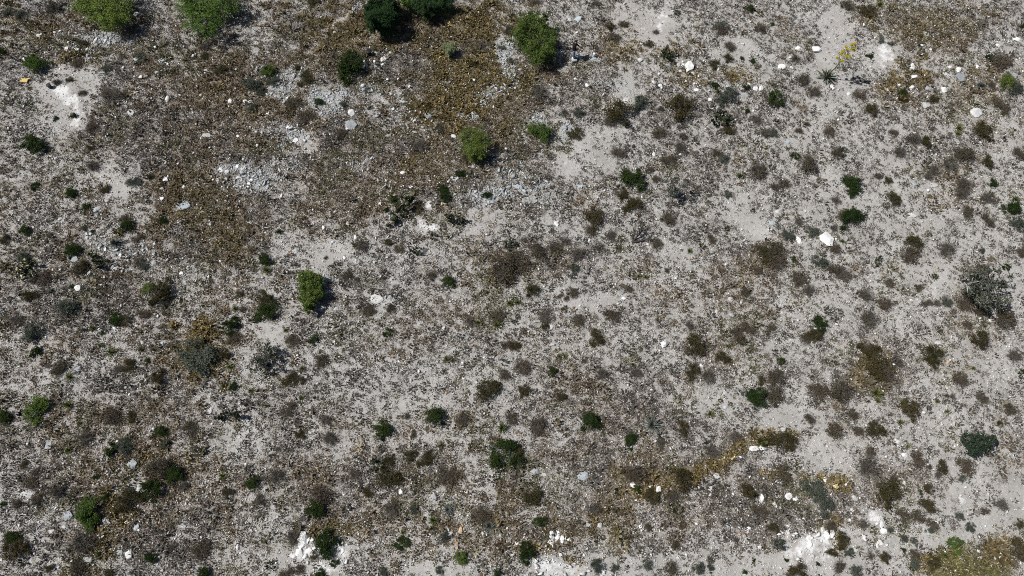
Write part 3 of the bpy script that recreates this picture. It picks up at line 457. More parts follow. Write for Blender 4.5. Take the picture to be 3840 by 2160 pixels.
cw = blob_field('810,1425,80,36,0,1;790,1385,50,26,0,.9;860,1390,36,30,0,.9;1420,1435,110,30,0,.8;1380,1400,80,26,0,.6;2040,1370,75,42,0,1;2030,1410,80,30,0,.5;2120,1340,24,18,0,.8;2205,1300,32,24,0,1;2320,1305,26,28,-30,1;2340,1330,16,24,0,1;1080,515,18,20,30,.8;1062,565,16,26,-30,.8;1090,572,22,16,0,.8;1320,1270,40,16,0,.4;2250,1380,40,30,0,.4;630,455,60,30,0,.5;770,365,26,26,0,.4;1900,1250,80,30,0,.25;1600,1330,60,20,0,.3', x, y, (fbm(x, y, 3, 3) - .5) * 1.2)
k = r.random(len(x)) < cw * 0.42
x, y = x[k], y[k]; n = len(x)
v = r.random(n)[:, None]
chips('chalk_rubble', x, y, np.clip(r.lognormal(math.log(0.06), 0.5, n), 0.02, 0.2), np.stack([r.uniform(.8, 1.4, n), r.uniform(.65, 1, n), r.uniform(.45, .85, n)], 1), np.array([.50, .49, .48]) * (1 - v) + np.array([.80, .80, .79]) * v, r)

# ------------------------------------------------------------------ plant makers (unit radius, copied and scaled)
def outline(az, rng):
    a = rng.uniform(0, 6.28, 4); k = [2, 3, 5, 7]; w = [.14, .13, .10, .07]
    return 1 + sum(w[i] * np.sin(k[i] * az + a[i]) for i in range(4))
def bush_parts(seed, n_leaf, n_clump, size, spread, hz, stems, stem_r, upright=0.5, ragged=1.0):
    """leaf mesh and stem mesh of a round bush of radius 1"""
    r = np.random.default_rng(seed)
    az = r.random(n_clump) * 6.283; rad = np.sqrt(r.random(n_clump)) * outline(az, r) * 0.88
    top = hz * np.sqrt(np.clip(1.08 - np.clip(rad, 0, 1) ** 2, 0.06, 1))
    zc = top * (0.25 + 0.75 * r.random(n_clump) ** 0.55)
    C = np.stack([rad * np.cos(az), rad * np.sin(az), zc], 1)
    w = r.gamma(1.6, 1, n_clump); w /= w.sum()
    which = r.choice(n_clump, n_leaf, p=w)
    P = C[which] + r.normal(0, 1, (n_leaf, 3)) * np.array([spread, spread, spread * 0.7]) * r.uniform(.55, 1.3, n_clump)[which][:, None]
    P[:, 2] = np.clip(P[:, 2], 0.03, None)
    V, F, T = leaves(P, size, size * 0.55, r, upright)
    T = np.clip(T * 0.6 + np.repeat(r.random(n_clump)[which], 4) * 0.55 - 0.08, 0, 1)
    mb = MB()
    for s in range(stems):
        c = C[r.integers(n_clump)] * r.uniform(.7, 1.08); b = np.array([r.normal(0, .07), r.normal(0, .07), -0.04])
        j = r.normal(0, .09, 3); m1 = b * 0.6 + c * 0.4 + j + [0, 0, .06]; m2 = b * .25 + c * .75 - j * .6
        mb.tube([b, m1, m2, c], [stem_r, stem_r * .8, stem_r * .55, stem_r * .3], 3, r.random(), False)
        for q in range(2):
            e = m2 + r.normal(0, .2, 3) * ragged + [0, 0, .04]; mb.tube([m1 if q else m2, (m1 + e) / 2 + r.normal(0, .03, 3), e], [stem_r * .5, stem_r * .4, stem_r * .22], 3, r.random(), False)
    return (V, F, T), mb
SPEC = {  # leaves, clumps, leaf size, spread, height, stems, stem radius, up, ragged, foliage colour
 'G': (2600, 36, .055, .14, .85, 16, .018, .5, 1, 'green'), 'D': (3000, 42, .052, .125, .85, 14, .016, .4, 1, 'dark'),
 'd': (1000, 18, .085, .15, .75, 8, .02, .4, 1, 'dark'), 'O': (2000, 50, .050, .145, .70, 60, .015, .3, 1.2, 'olive'),
 'B': (1500, 52, .050, .175, .55, 80, .015, .3, 1.3, 'dry'), 'L': (2000, 44, .052, .135, .68, 30, .015, .4, 1, 'sage'),
 'T': (420, 36, .045, .17, .62, 190, .0165, .3, 1.5, 'dry')}
PROTO = {}
for kk, sp in SPEC.items():
    PROTO[kk] = []
    for vv in range(6):
        (V, F, T), mb = bush_parts(1000 + 37 * vv + ord(kk), *sp[:9])
        PROTO[kk].append((make_mesh('foliage', V, F, M[sp[9]], T), mb.mesh('stems', M['twig'])))
def rosette(seed, nb, w, matname, lo=0.12, hi=1.35, fold=True):
    r = np.random.default_rng(seed); V, Q, T = [], [], []
    for i in range(nb):
        a = i * 2.39996 + r.normal(0, .12); el = lo + (hi - lo) * (i / nb) ** 0.8 + r.normal(0, .08); l = (1.0 - 0.25 * i / nb) * r.uniform(.82, 1.08)
        d = np.array([math.cos(a) * math.cos(el), math.sin(a) * math.cos(el), math.sin(el)]); s = np.array([-math.sin(a), math.cos(a), 0])
        up = np.cross(d, s); up = up if up[2] > 0 else -up
        n0 = len(V); ww = w * r.uniform(.8, 1.15); b = d * 0.05
        droop = np.array([0, 0, -0.12 * l * (1 - el / 1.5)])
        for f, wf in ((0, .75), (.35, 1.0), (.7, .7)):
            c = b + d * l * f + droop * f * f
            V += [c + s * ww * wf + up * ww * .45, c - up * ww * .15, c - s * ww * wf + up * ww * .45]
        V.append(b + d * l + droop)
        for k in (0, 3): Q += [[n0 + k, n0 + k + 1, n0 + k + 4, n0 + k + 3], [n0 + k + 1, n0 + k + 2, n0 + k + 5, n0 + k + 4]]
        Q += [[n0 + 6, n0 + 7, n0 + 9, n0 + 9], [n0 + 7, n0 + 8, n0 + 9, n0 + 9]]
        T += list(np.clip(np.array([.45, .3, .45] * 3 + [.7]) + r.normal(0, .2), 0, 1))
    Q = np.array(Q); tri = Q[:, 2] == Q[:, 3]
    return np.array(V), [Q[~tri], Q[tri][:, :3]], np.array(T)
PROTO['Y'] = [(make_mesh('rosette', *rosette(50 + i, 46, .055, '')[:2], M['yucca'], rosette(50 + i, 46, .055, '')[2]),) for i in range(4)]
PROTO['Z'] = [(make_mesh('rosette', *rosette(70 + i, 90, .034, '')[:2], M['greyyucca'], rosette(70 + i, 90, .034, '')[2]),) for i in range(3)]
bmp = bmesh.new(); bmesh.ops.create_uvsphere(bmp, u_segments=8, v_segments=6, radius=1.0)
SPH = (np.array([v.co[:] for v in bmp.verts]), [np.array([[v.index for v in f.verts] for f in bmp.faces if len(f.verts) == 4]), np.array([[v.index for v in f.verts] for f in bmp.faces if len(f.verts) == 3])]); bmp.free()
def pear(seed, n):
    """prickly pear: flat pads growing on the rims of lower pads"""
    r = np.random.default_rng(seed); mb = MB(); pads = []
    def add_pad(base, d, size, depth):
        d = d / np.linalg.norm(d); nrm = np.cross(d, unit(1, r)[0]); nrm /= np.linalg.norm(nrm); s = np.cross(d, nrm)
        c = base + d * size; q = SPH[0]
        mb.add(c + q[:, :1] * s * size * .78 + q[:, 1:2] * d * size + q[:, 2:3] * nrm * size * .17, SPH[1], np.clip(r.normal(.5, .25), 0, 1))
        pads.append((c, d, s, size, depth))
    for i in range(7):
        a = i * 6.283 / 7 + r.normal(0, .3); add_pad(np.array([math.cos(a), math.sin(a), 0]) * r.uniform(.05, .55), np.array([math.cos(a) * .8, math.sin(a) * .8, r.uniform(.6, 1.6)]), r.uniform(.13, .2), 0)
    i = 0
    while len(pads) < n and i < len(pads):
        c, d, s, size, depth = pads[i]; i += 1
        for q in range(r.integers(1, 4)):
            if depth > 3 or len(pads) >= n: break
            t = r.normal(0, .75); e = d * math.cos(t) + s * math.sin(t)
            o = c + d * size * .92 * math.cos(t) + s * size * .74 * math.sin(t)
            dd = e + np.array([0, 0, .35]) + r.normal(0, .25, 3)
            if np.hypot(o[0], o[1]) > 0.95: dd[:2] *= -0.3
            if o[2] < .1: dd[2] = abs(dd[2]) + .4
            add_pad(o, dd, size * r.uniform(.75, 1.02), depth + 1)
    return mb
PROTO['P'] = [(pear(80 + i, 84).mesh('pads', M['pear'], True),) for i in range(4)]
def cholla(seed, limbs, h):
    """cane cholla: pale bare limbs that end in tufts of spiny grey-green joints"""
    r = np.random.default_rng(seed); lb, jt = MB(), MB()
    for i in range(limbs):
        a = i * 6.283 / limbs + r.normal(0, .3); R = r.uniform(.45, .85)
        p = [np.array([0, 0, -.05]), np.array([math.cos(a) * R * .3, math.sin(a) * R * .3, h * .28]) + r.normal(0, .05, 3), np.array([math.cos(a + .2) * R * .7, math.sin(a + .2) * R * .7, h * .55]) + r.normal(0, .06, 3), np.array([math.cos(a) * R, math.sin(a) * R, h * r.uniform(.6, .95)])]
        lb.tube(p, [.034, .028, .022, .016], 5, r.random())
        for q in range(6):
            s0 = p[r.integers(1, 4)]; e = s0 + r.normal(0, .2, 3) * [1, 1, .6] + [0, 0, .12]
            lb.tube([s0, (s0 + e) / 2 + r.normal(0, .03, 3), e], [.02, .017, .014], 4, r.random())
            for w in range(9):
                c0 = e + r.normal(0, .06, 3); d = unit(1, r)[0]; d[2] = abs(d[2]) * .8 + .1; c1 = c0 + d * r.uniform(.09, .2)
                jt.tube([c0, (c0 + c1) / 2 + r.normal(0, .012, 3), c1], [.014, .018, .012], 4, r.random())
                for z in range(2):
                    d2 = d + r.normal(0, .6, 3); jt.tube([c0 * .4 + c1 * .6, c0 * .4 + c1 * .6 + d2 / np.linalg.norm(d2) * .11], [.015, .011], 4, r.random())
    return lb, jt
def cm(seed, l, h):
    lb, jt = cholla(seed, l, h); return (jt.mesh('joints', M['cholla']), lb.mesh('limbs', M['palewood']))
PROTO['C'] = [cm(90, 8, .9), cm(91, 8, .9)]

ITEMS = []      # every separate thing with its look, for the labels
def register(o, u, v, look, noun, cat, group, rpx, land=None, label=None):
    o['category'] = cat
    if group: o['group'] = group
    ITEMS.append(dict(o=o, u=u, v=v, look=look, noun=noun, r=rpx, land=land, label=label)); return o
INFO = {'G': ('bright_green_bush', 'bright green leafy', 'bush', 'green bushes on the stony slope', .85), 'D': ('dark_green_bush', 'dark green rounded', 'bush', 'dark green bushes on the stony slope', .85),
 'd': ('small_green_bush', 'small dark green', 'bush', 'small green bushes on the stony slope', .75), 'O': ('olive_shrub', 'olive brown', 'shrub', 'olive brown shrubs on the stony slope', .7),
 'B': ('dry_shrub', 'dry brown', 'shrub', 'dry brown shrubs on the stony slope', .55), 'L': ('sage_shrub', 'grey green leafy', 'shrub', 'grey green shrubs on the stony slope', .68),
 'T': ('twiggy_shrub', 'grey leafless twiggy', 'shrub', 'leafless grey shrubs on the stony slope', .62), 'Y': ('yucca', 'green spiky', 'yucca', 'green yuccas on the stony slope', .6),
 'Z': ('grey_yucca', 'pale grey spiky', 'yucca', 'grey yuccas on the stony slope', .6), 'P': ('prickly_pear', 'prickly pear', 'cactus', 'prickly pears on the stony slope', .6),
 'C': ('cane_cholla', 'grey branching cholla', 'cactus', 'cane chollas on the stony slope', .9)}
rp = random.Random(5)
def plant(kk, u, v, rpx, land=None, label=None, zs=1.0, var=None):
    name, look, noun, group, hz = INFO[kk]
    rm = rpx / ppm(u, v) * (1.12 if kk in 'GDd' else 1.2 if kk in 'PC' else 1.15)
    h = hz * rm * zs
    c = at(u, v, 0.45 * h); x, y = c.x, c.y; z = float(height(x, y))
    ms = rp.choice(PROTO[kk]) if var is None else PROTO[kk][var]
    s = (rm * rp.uniform(.82, 1.2), rm * rp.uniform(.82, 1.2), rm * zs * rp.uniform(.75, 1.15))
    o = empty(name, (x, y, z - 0.01), rp.uniform(0, 6.283), s)
    for me in ms: link(me.name.split('.')[0], me, o)
    return register(o, u, v, ('tiny ' if rpx < 11 else 'big ' if rpx > 36 else '') + look, noun, noun, group, rpx, land, label)
MARK = {   # plants that need no neighbour to be found: (tile, kind, x, y) -> landmark phrase, label
 ((0, 1), 'L', 1490, 1220): ('golden ringed bush', 'large grey green bush ringed by a patch of golden grass'),
 ((0, 1), 'P', 200, 590): ('yellowing prickly pear', 'dark prickly pear with dried yellow pads beside the left edge'),
 ((2, 2), 'Z', 1065, 310): ('silvery tussock', 'large silvery grey spiky tussock in the lower middle of the slope'),
 ((1, 1), 'P', 1080, 150): ('tall prickly pear', 'tallest and darkest prickly pear, beside the bare white chalk spots'),
 ((2, 0), 'P', 1185, 425): ('grass bound prickly pear', 'olive prickly pear among golden grass beside a large white slab'),
 ((1, 2), 'D', 1870, 530): ('double dark bush', 'broad dark green bush in the lower centre, widest one there'),
 ((1, 2), 'D', 530, 1210): ('bush in the white boulders', 'dark green bush standing in the middle of the white boulder pile'),
 ((3, 1), 'O', 1240, 1230): None,
 ((1, 1), 'C', 60, 1250): None,
}
for tile, kinds in PLANTS.items():
    for kk, rows in kinds.items():
        for row in rows.split():
            tx, ty, tr = [float(q) for q in row.split(',')]
            if tr <= 0: continue
            mk = MARK.get((tile, kk, tx, ty)) or (None, None)
            o = plant(kk, tile[0] * 960 + tx / TS, tile[1] * 720 + ty / TS, tr / TS, mk[0], mk[1])
            if mk[0] == 'yellowing prickly pear':
                mb = MB(); r = np.random.default_rng(4)
                for q in range(16):
                    a = r.random() * 6.28; R = r.uniform(.3, .9); s_ = unit(1, r)[0]; d_ = np.cross(s_, unit(1, r)[0]); d_ /= np.linalg.norm(d_); n_ = np.cross(s_, d_); w_ = SPH[0]
                    mb.add(np.array([math.cos(a) * R, math.sin(a) * R, r.uniform(.35, .65)]) + (w_[:, :1] * s_ * .09 + w_[:, 1:2] * d_ * .12 + w_[:, 2:3] * n_ * .03), SPH[1], r.random())
                mb.build('dried_pads', M['dried'], o, True)

# ------------------------------------------------------------------ trees: trunk, limbs, crown in lobes
def tree(name, lobes, h, trunk, mat, n_per, lsize, look, noun, cat, group, land, label, flat=0.42, spread=.15, needle=False):
    """lobes: photo x, y, radius; trunk: photo x, y of the foot"""
    r = np.random.default_rng(int(trunk[0] * 7 + trunk[1]))
    foot = at(*trunk); o = empty(name, foot)
    C, W_ = [], []; mb = MB(); f = np.array(foot)
    for (u, v, rad) in lobes:
        rm = rad / ppm(u, v); zc = h * r.uniform(.5, .68); c = np.array(at(u, v, zc)); rm *= 1.12
        k = int(34 * max(1, rm / 1.0)); d = unit(k, r) * (r.random((k, 1)) ** .38) * np.array([rm, rm, h * flat])
        az = np.arctan2(d[:, 1], d[:, 0]); d[:, :2] *= outline(az, r)[:, None]
        for q in d:
            p = c + q; p[2] = max(p[2], foot.z + .12 * h); C.append(p); W_.append(rm * spread * r.uniform(.7, 1.35))
        m = (f + c) / 2 + r.normal(0, .15, 3); m[2] = foot.z + zc * .45
        mb.tube([f + [0, 0, -.1], m, c], [.09 * h / 3.5, .06 * h / 3.5, .035], 6, r.random())
        for q in range(9):
            e = c + d[r.integers(k)] * .95; s0 = m * .5 + c * .5 if q % 2 else c
            mb.tube([s0, (s0 + e) / 2 + r.normal(0, .08, 3), e], [.036, .026, .012], 4, r.random())
    C, W_ = np.array(C), np.array(W_); n = n_per * len(lobes); which = r.integers(0, len(C), n)
    P = C[which] + r.normal(0, 1, (n, 3)) * W_[which][:, None] * [1, 1, .75]
    P[:, 2] = np.clip(P[:, 2], foot.z + .08, None)
    V, F, T = leaves(P, lsize * (1.9 if needle else 1), lsize * (.3 if needle else .6), r, .45)
    T = np.clip(T * .5 + np.repeat(r.random(len(C))[which], 4) * .7 - .12, 0, 1)
    build('crown', V - f, F, M[mat], o, T)
    tv, tf, tt = mb.arrays(); build('trunk', tv - f, tf, M['wood'], o, tt, True)
    u = sum(q[0] for q in lobes) / len(lobes); v = sum(q[1] for q in lobes) / len(lobes)
    return register(o, u, v, look, noun, cat, group, max(q[2] for q in lobes) * 1.4, land, label)
def T0(c, r_, rows): return [(960 * c + a / TS, 720 * r_ + b / TS, q / TS) for a, b, q in rows]
tree('mesquite_tree', T0(0, 0, [(650, 20, 105), (760, 70, 115), (880, 60, 110), (900, 140, 75), (810, 160, 60), (700, -60, 120), (850, -70, 120)]), 2.2, (390, 15), 'tree', 1500, .058, 'bright green', 'tree', 'tree', 'mesquite trees along the top edge', 'left top tree', 'bright green tree cut by the top edge, the one farther left')
tree('mesquite_tree', T0(0, 0, [(1400, 20, 90), (1500, 90, 110), (1450, 170, 75), (1560, 200, 75), (1640, 60, 110), (1720, 20, 100), (1600, -60, 130), (1440, -70, 110)]), 2.3, (785, 45), 'tree', 1500, .058, 'bright green', 'tree', 'tree', 'mesquite trees along the top edge', 'second top tree', 'bright green tree cut by the top edge, with the deep shadow at its right')
tree('mesquite_tree', T0(2, 0, [(110, 185, 70), (200, 195, 78), (265, 260, 75), (110, 300, 85), (220, 340, 90), (280, 340, 65), (150, 390, 75), (195, 435, 50), (80, 220, 55), (265, 410, 50), (50, 290, 50), (150, 140, 42), (240, 160, 36)]), 2.0, (2016, 190), 'green', 1250, .052, 'large green', 'tree', 'tree', 'mesquite trees on the slope', 'tree beside the person', 'large round green tree standing beside the person')
tree('juniper_tree', T0(1, 0, [(930, 60, 62), (900, 140, 58), (960, 130, 70), (990, 60, 58), (960, 190, 45), (1000, 150, 55), (1010, 20, 55), (880, 60, 24), (850, 110, 22), (880, 190, 22), (940, 0, 30)]), 2.6, (1452, 85), 'juniper', 2600, .07, 'dark blue green', 'tree', 'tree', None, 'dark juniper', 'dark juniper with ragged spiky outline and a black shadow at its right', needle=True, spread=.2)
tree('juniper_tree', T0(1, 0, [(1240, 20, 65), (1330, 30, 70), (1280, 90, 45), (1420, 15, 50), (1300, -40, 90)]), 1.9, (1615, 25), 'juniper', 2400, .06, 'very dark', 'tree', 'tree', None, 'dark top bush', 'very dark tree at the top edge between the juniper and the mesquite', needle=True)
tree('bright_green_bush', T0(1, 0, [(1130, 30, 45), (1180, 20, 35)]), 1.4, (1540, 22), 'tree', 1400, .05, 'light green', 'bush', 'bush', None, None, 'light green bush at the top edge, pressed against the very dark tree')
tree('mesquite_tree', T0(1, 0, [(1600, 1030, 60), (1660, 1010, 60), (1700, 1070, 55), (1610, 1100, 65), (1660, 1140, 60), (1690, 1150, 45), (1640, 1170, 40)]), 1.6, (1778, 548), 'green', 1200, .045, 'airy green', 'tree', 'tree', None, 'airy mesquite', 'airy green mesquite with its limbs showing through, below the golden grass')
tree('mesquite_tree', T0(1, 1, [(380, 640, 55), (440, 660, 60), (380, 710, 58), (430, 740, 60), (380, 790, 50), (420, 820, 40), (395, 870, 34), (470, 760, 45)]), 1.25, (1165, 1085), 'green', 1500, .048, 'tall narrow green', 'tree', 'tree', None, 'narrow green tree', 'narrow bright green tree with a brown side, beside a bare grey patch')
tree('pale_green_bush', T0(1, 0, [(1440, 350, 32), (1480, 365, 32), (1460, 390, 30)]), .9, (1686, 184), 'pale', 900, .04, 'pale yellow green', 'bush', 'bush', None, 'pale bush', 'pale yellow green bush alone in the brown grass at the top')
tree('blue_green_bush', T0(3, 2, [(1530, 420, 55), (1590, 410, 58), (1570, 480, 60), (1620, 450, 50), (1550, 500, 40), (1680, 420, 30)]), 1.3, (3665, 1660), 'sage', 500, .05, 'blue green', 'bush', 'bush', None, 'blue green bush', 'blue green bush with a loose outline on pale soil by the right edge')
ITEMS[-1]['o'].children[0].data.materials[0] = leaf_mat('blue_green_leaf', (.024, .038, .024), (.065, .09, .055), .15)
tree('blue_green_bush', T0(3, 2, [(1560, 450, 60)]), 1.0, (3655, 1665), 'dark', 1500, .05, 'x', 'bush', 'bush', None, None, 'x')
x_ = ITEMS.pop(); ch = x_['o'].children
for q in list(ch): bpy.data.objects.remove(q)
bpy.data.objects.remove(x_['o'])

# ------------------------------------------------------------------ chollas, dead branches, the flowering agave
def special_cholla(u, v, rpx, h, seed, limbs, land, label, lean=(0, 0)):
    rm = rpx / ppm(u, v); lb, jt = cholla(seed, limbs, h / rm)
    o = empty('cane_cholla', at(u, v), 0, rm); tag(o)
    for mb in (lb, jt):
        for V in mb.V: V[:, 0] += lean[0] * V[:, 2]; V[:, 1] += lean[1] * V[:, 2]
    jt.build('joints', M['cholla'], o); lb.build('limbs', M['palewood'], o)
    return register(o, u, v, 'grey branching cholla', 'cactus', 'cactus', 'cane chollas on the stony slope', rpx, land, label)
special_cholla(3662, 1112, 88, 1.7, 5, 11, 'big cholla', 'big sprawling cholla with pale bare limbs near the right edge', (-.15, .1))
special_cholla(2516, 738, 46, 1.7, 8, 6, 'leaning cholla', 'leaning cholla with one thin pale trunk and a grey crown', (.15, .15))
def path3(rows, z0, z1, sc=9.66, ox=2320, oy=800):
    n = len(rows); return [np.array(at(ox + a / sc, oy + b / sc, z0 + (z1 - z0) * i / (n - 1))) for i, (a, b) in enumerate(rows)]
dead = empty('dead_branches', at(2320 + 470 / 9.66, 800 + 1050 / 9.66)); df = np.array(dead.location)
def limb(name, rows, z0, z1, r0, r1):
    mb = MB(); pts = [q - df for q in path3(rows, z0, z1)]
    mb.tube(pts, np.linspace(r0, r1, len(pts)), 6, .5); return mb
rd = np.random.default_rng(3)
for rows, z0, z1, r0, r1 in [([(470, 1050), (560, 960), (640, 860), (760, 740), (820, 640), (900, 620), (990, 560), (1090, 500)], .02, .75, .075, .025),
    ([(470, 1050), (620, 1020), (800, 1000), (960, 950), (1100, 960), (1220, 930)], .02, .35, .085, .03)]:
    mb = limb('limb', rows, z0, z1, r0, r1)
    subs = [([(560, 960), (510, 850), (580, 770), (620, 670), (740, 660)], .15, .5), ([(700, 800), (750, 700), (750, 620), (800, 590)], .4, .7), ([(640, 860), (690, 700), (600, 560), (590, 420)], .3, .8), ([(760, 740), (740, 560), (720, 380)], .5, .9), ([(820, 640), (840, 520), (900, 410)], .6, .9), ([(620, 680), (520, 560), (520, 480)], .5, .8), ([(830, 560), (780, 450), (790, 350)], .6, .95)] if r1 < .03 else \
        [([(800, 1000), (900, 900), (980, 860), (1060, 760)], .15, .4), ([(1100, 955), (1180, 860), (1200, 760), (1170, 720)], .3, .5), ([(900, 1020), (1040, 1020), (1120, 960)], .05, .25), ([(1040, 950), (1090, 880), (1110, 800)], .25, .5)]
    for s_, a_, b_ in subs:
        pts = [q - df for q in path3(s_, a_, b_)]; mb.tube(pts, np.linspace(.04, .012, len(pts)), 5, rd.random())
        for q in range(7):
            p = pts[rd.integers(1, len(pts))]; e = p + rd.normal(0, .22, 3) * [1, 1, .4] + [0, .1, .06]; mb.tube([p, (p + e) / 2 + rd.normal(0, .04, 3), e], [.012, .009, .005], 3, rd.random(), False)
    mb.build('limb', M['deadwood'], dead, True)
register(dead, 2400, 880, 'forked black dead', 'branch', 'branch', None, 40, 'dead branches', 'forked dead branch without leaves lying black on the pale soil')

ab = at(3098, 292); ag = empty('flowering_agave', ab)
V, F, T = rosette(9, 44, .085, ''); rm = 33 / ppm(3098, 292) * 1.4
build('rosette', V * np.array([rm, rm, rm * .85]), F, M['agave'], ag, T)
Ht = 4.0; tp = at(3206, 168, Ht); tv = np.array(tp - ab)
mb = MB(); mb.tube([np.array([0, 0, .1]), tv * .35 + [0, -.03, .02], tv * .7, tv], [.045, .038, .028, .015], 7)
stalk = mb.build('stalk', M['stalk'], ag, True)
rf = np.random.default_rng(12)
for (zx, zy, hz, s) in [(720, 525, .58, 1), (835, 595, .60, 1.15), (850, 380, .72, 1.2), (812, 435, .69, 1.1), (925, 485, .72, 1.15), (1000, 495, .74, 1.1), (925, 275, .82, 1.0), (960, 330, .84, .8), (1100, 355, .86, 1.0), (1030, 330, .88, .7), (1115, 305, .92, .8), (1040, 240, .95, .85), (1080, 210, .98, .9), (1125, 200, .99, .8)]:
    c = np.array(at(3020 + zx / 6.037, 130 + zy / 6.037, Ht * hz) - ab); R = .125 * s
    q = unit(340, rf) * R * rf.random((340, 1)) ** .3 * [1, 1, .5]
    fv, ff, ft = leaves(c + q, .026, .014, rf, .9)
    build('flower_cluster', fv, ff, M['flower'], ag, ft)
    on = tv * (c[2] / tv[2]) * .97; m_ = MB(); m_.tube([on - [0, 0, .1], (on + c) / 2 - [0, 0, .06], c - [0, 0, .03]], [.016, .013, .012], 4); m_.build('flower_branch', M['stalk'], ag)
register(ag, 3098, 290, 'flowering', 'agave', 'agave', None, 33, 'flowering agave', 'agave rosette with a tall leaning stalk of yellow flower clusters')

# ------------------------------------------------------------------ stones
def rock_mesh(seed, flat, mat):
    r = np.random.default_rng(seed); bm = bmesh.new()
    for q in unit(20, r) * r.uniform(.82, 1.06, (20, 1)): bm.verts.new(q)
    bmesh.ops.convex_hull(bm, input=bm.verts); bmesh.ops.delete(bm, geom=[v for v in bm.verts if not v.link_faces], context='VERTS')
    bmesh.ops.dissolve_limit(bm, angle_limit=math.radians(18), verts=bm.verts, edges=bm.edges)
    bmesh.ops.bevel(bm, geom=list(bm.edges), offset=.07, segments=1, affect='EDGES', clamp_overlap=True)
    bmesh.ops.triangulate(bm, faces=bm.faces); bmesh.ops.subdivide_edges(bm, edges=bm.edges, cuts=1, use_grid_fill=True)
    for v in bm.verts:
        c = np.array(v.co); v.co = Vector(c * (1 + (vnoise(np.array(c[0] * 2.3 + 30), np.array(c[1] * 2.3 + c[2] * 3.1 + 30), seed % 16) - .5) * .2)); v.co.z *= flat
    bm.verts.index_update(); me = bpy.data.meshes.new('stone'); bm.to_mesh(me); bm.free(); me.materials.append(mat); return me
RKIND = {'W': ('white', 'white_stone', 'white'), 'P': ('pale', 'pale_stone', 'palerock'), 'K': ('grey', 'grey_stone', 'grey'), 'U': ('blue grey', 'blue_grey_stone', 'blue'), 'N': ('tan', 'tan_stone', 'tan')}
RM = {k: [rock_mesh(400 + 13 * i + ord(k), f, M[v[2]]) for i, f in enumerate((.75, .6, .5, .7, .38, .55))] for k, v in RKIND.items()}
RMARK = {((3, 0), 1575, 845): ('square white boulder', 'large squarish white boulder with a black shadow under it'), ((2, 0), 1335, 493): ('large white slab', 'large flat white slab beside the olive prickly pear'),
 ((3, 1), 455, 350): ('bright white slab', 'bright white broken slab, the largest in the pale right half'), ((2, 1), 1155, 1140): ('wedge stone', 'wedge shaped pale white stone alone among dark specks'),
 ((1, 0), 712, 935): ('grey boulder', 'broad dark grey boulder with a small white stone below it'), ((1, 2), 345, 1178): ('white boulder pile', 'largest white boulder of the pile around the dark green bush'),
 ((2, 2), 300, 1140): ('bottom white boulders', 'long white boulder at the upper left of the bottom cluster'), ((2, 2), 538, 693): ('lone grey slab', 'blue grey slab lying alone below the middle of the slope'),
 ((2, 2), 1825, 484): ('ridge boulder', 'long white boulder just below the golden grass ridge'), ((1, 1), 905, 815): ('flat pale slab', 'wide flat pale slab level with the soil, left of centre'),
 ((1, 2), 1542, 1105): ('tan stone', 'tan orange oblong stone standing next to a grey one'), ((0, 0), 992, 845): None, ((3, 0), 370, 372): ('notched white stone', 'round white stone with a dark notch in its right side'),
 ((3, 2), 488, 1132): ('paired white boulders', 'tallest white boulder of the group in golden grass at lower right'), ((0, 2), 968, 1293): ('lower left boulder', 'upright white boulder beside a grey one at the lower left')}
allst = []
for tile, kinds in STONES.items():
    for kk, rows in kinds.items():
        for row in rows.split():
            q = [float(w) for w in row.split(',')]; hw, hh = q[2], q[3] if len(q) > 3 else q[2] * rp.uniform(.75, 1.0)
            allst.append((hw * hh, tile, kk, q[0], q[1], hw, hh))
allst.sort(key=lambda s: -s[0])
small = []
for i, (ar, tile, kk, tx, ty, hw, hh) in enumerate(allst):
    u, v = tile[0] * 960 + tx / TS, tile[1] * 720 + ty / TS; m = 1 / ppm(u, v)
    rx = hw / TS * m * 1.4; ry = hh / TS * m * 1.4
    if i >= 292: small.append((u, v, rx, ry, kk)); continue
    me = RM[kk][rp.randrange(6)] if kk in 'WN' else RM[kk][rp.choice([1, 2, 4, 5])]
    hgt = min(rx, ry) * (1.0 if kk in 'WN' else .7)
    if hw > 24 and kk in 'PU': hgt = min(hgt, .14)
    c = at(u, v, hgt * .3); z = float(height(c.x, c.y)); look, name, _ = RKIND[kk]
    o = link(name, me); o.location = (c.x, c.y, z + hgt * .12); o.rotation_euler = (rp.uniform(-.12, .12), rp.uniform(-.12, .12), rp.uniform(-.25, .25) + rp.choice([0, math.pi]))
    o.scale = (rx, ry, hgt)
    mk = RMARK.get((tile, tx, ty)) or (None, None)
    szw = 'large ' if hw * hh > 500 else 'small ' if hw * hh < 130 else ''
    register(o, u, v, szw + look, 'stone', 'stone', look + ' stones scattered over the slope', hw / TS, mk[0], mk[1])
xs = np.array([at(s[0], s[1])[:2] for s in small]); rr = np.random.default_rng(77); cdict = {'W': (.78, .78, .77), 'P': (.5, .5, .49), 'K': (.33, .35, .36), 'U': (.43, .47, .49), 'N': (.6, .42, .27)}
chips('loose_stones', xs[:, 0], xs[:, 1], np.array([s[2] for s in small]), np.stack([np.ones(len(small)), np.array([s[3] / s[2] for s in small]), np.full(len(small), .7)], 1), np.array([cdict[s[4]] for s in small]), rr)
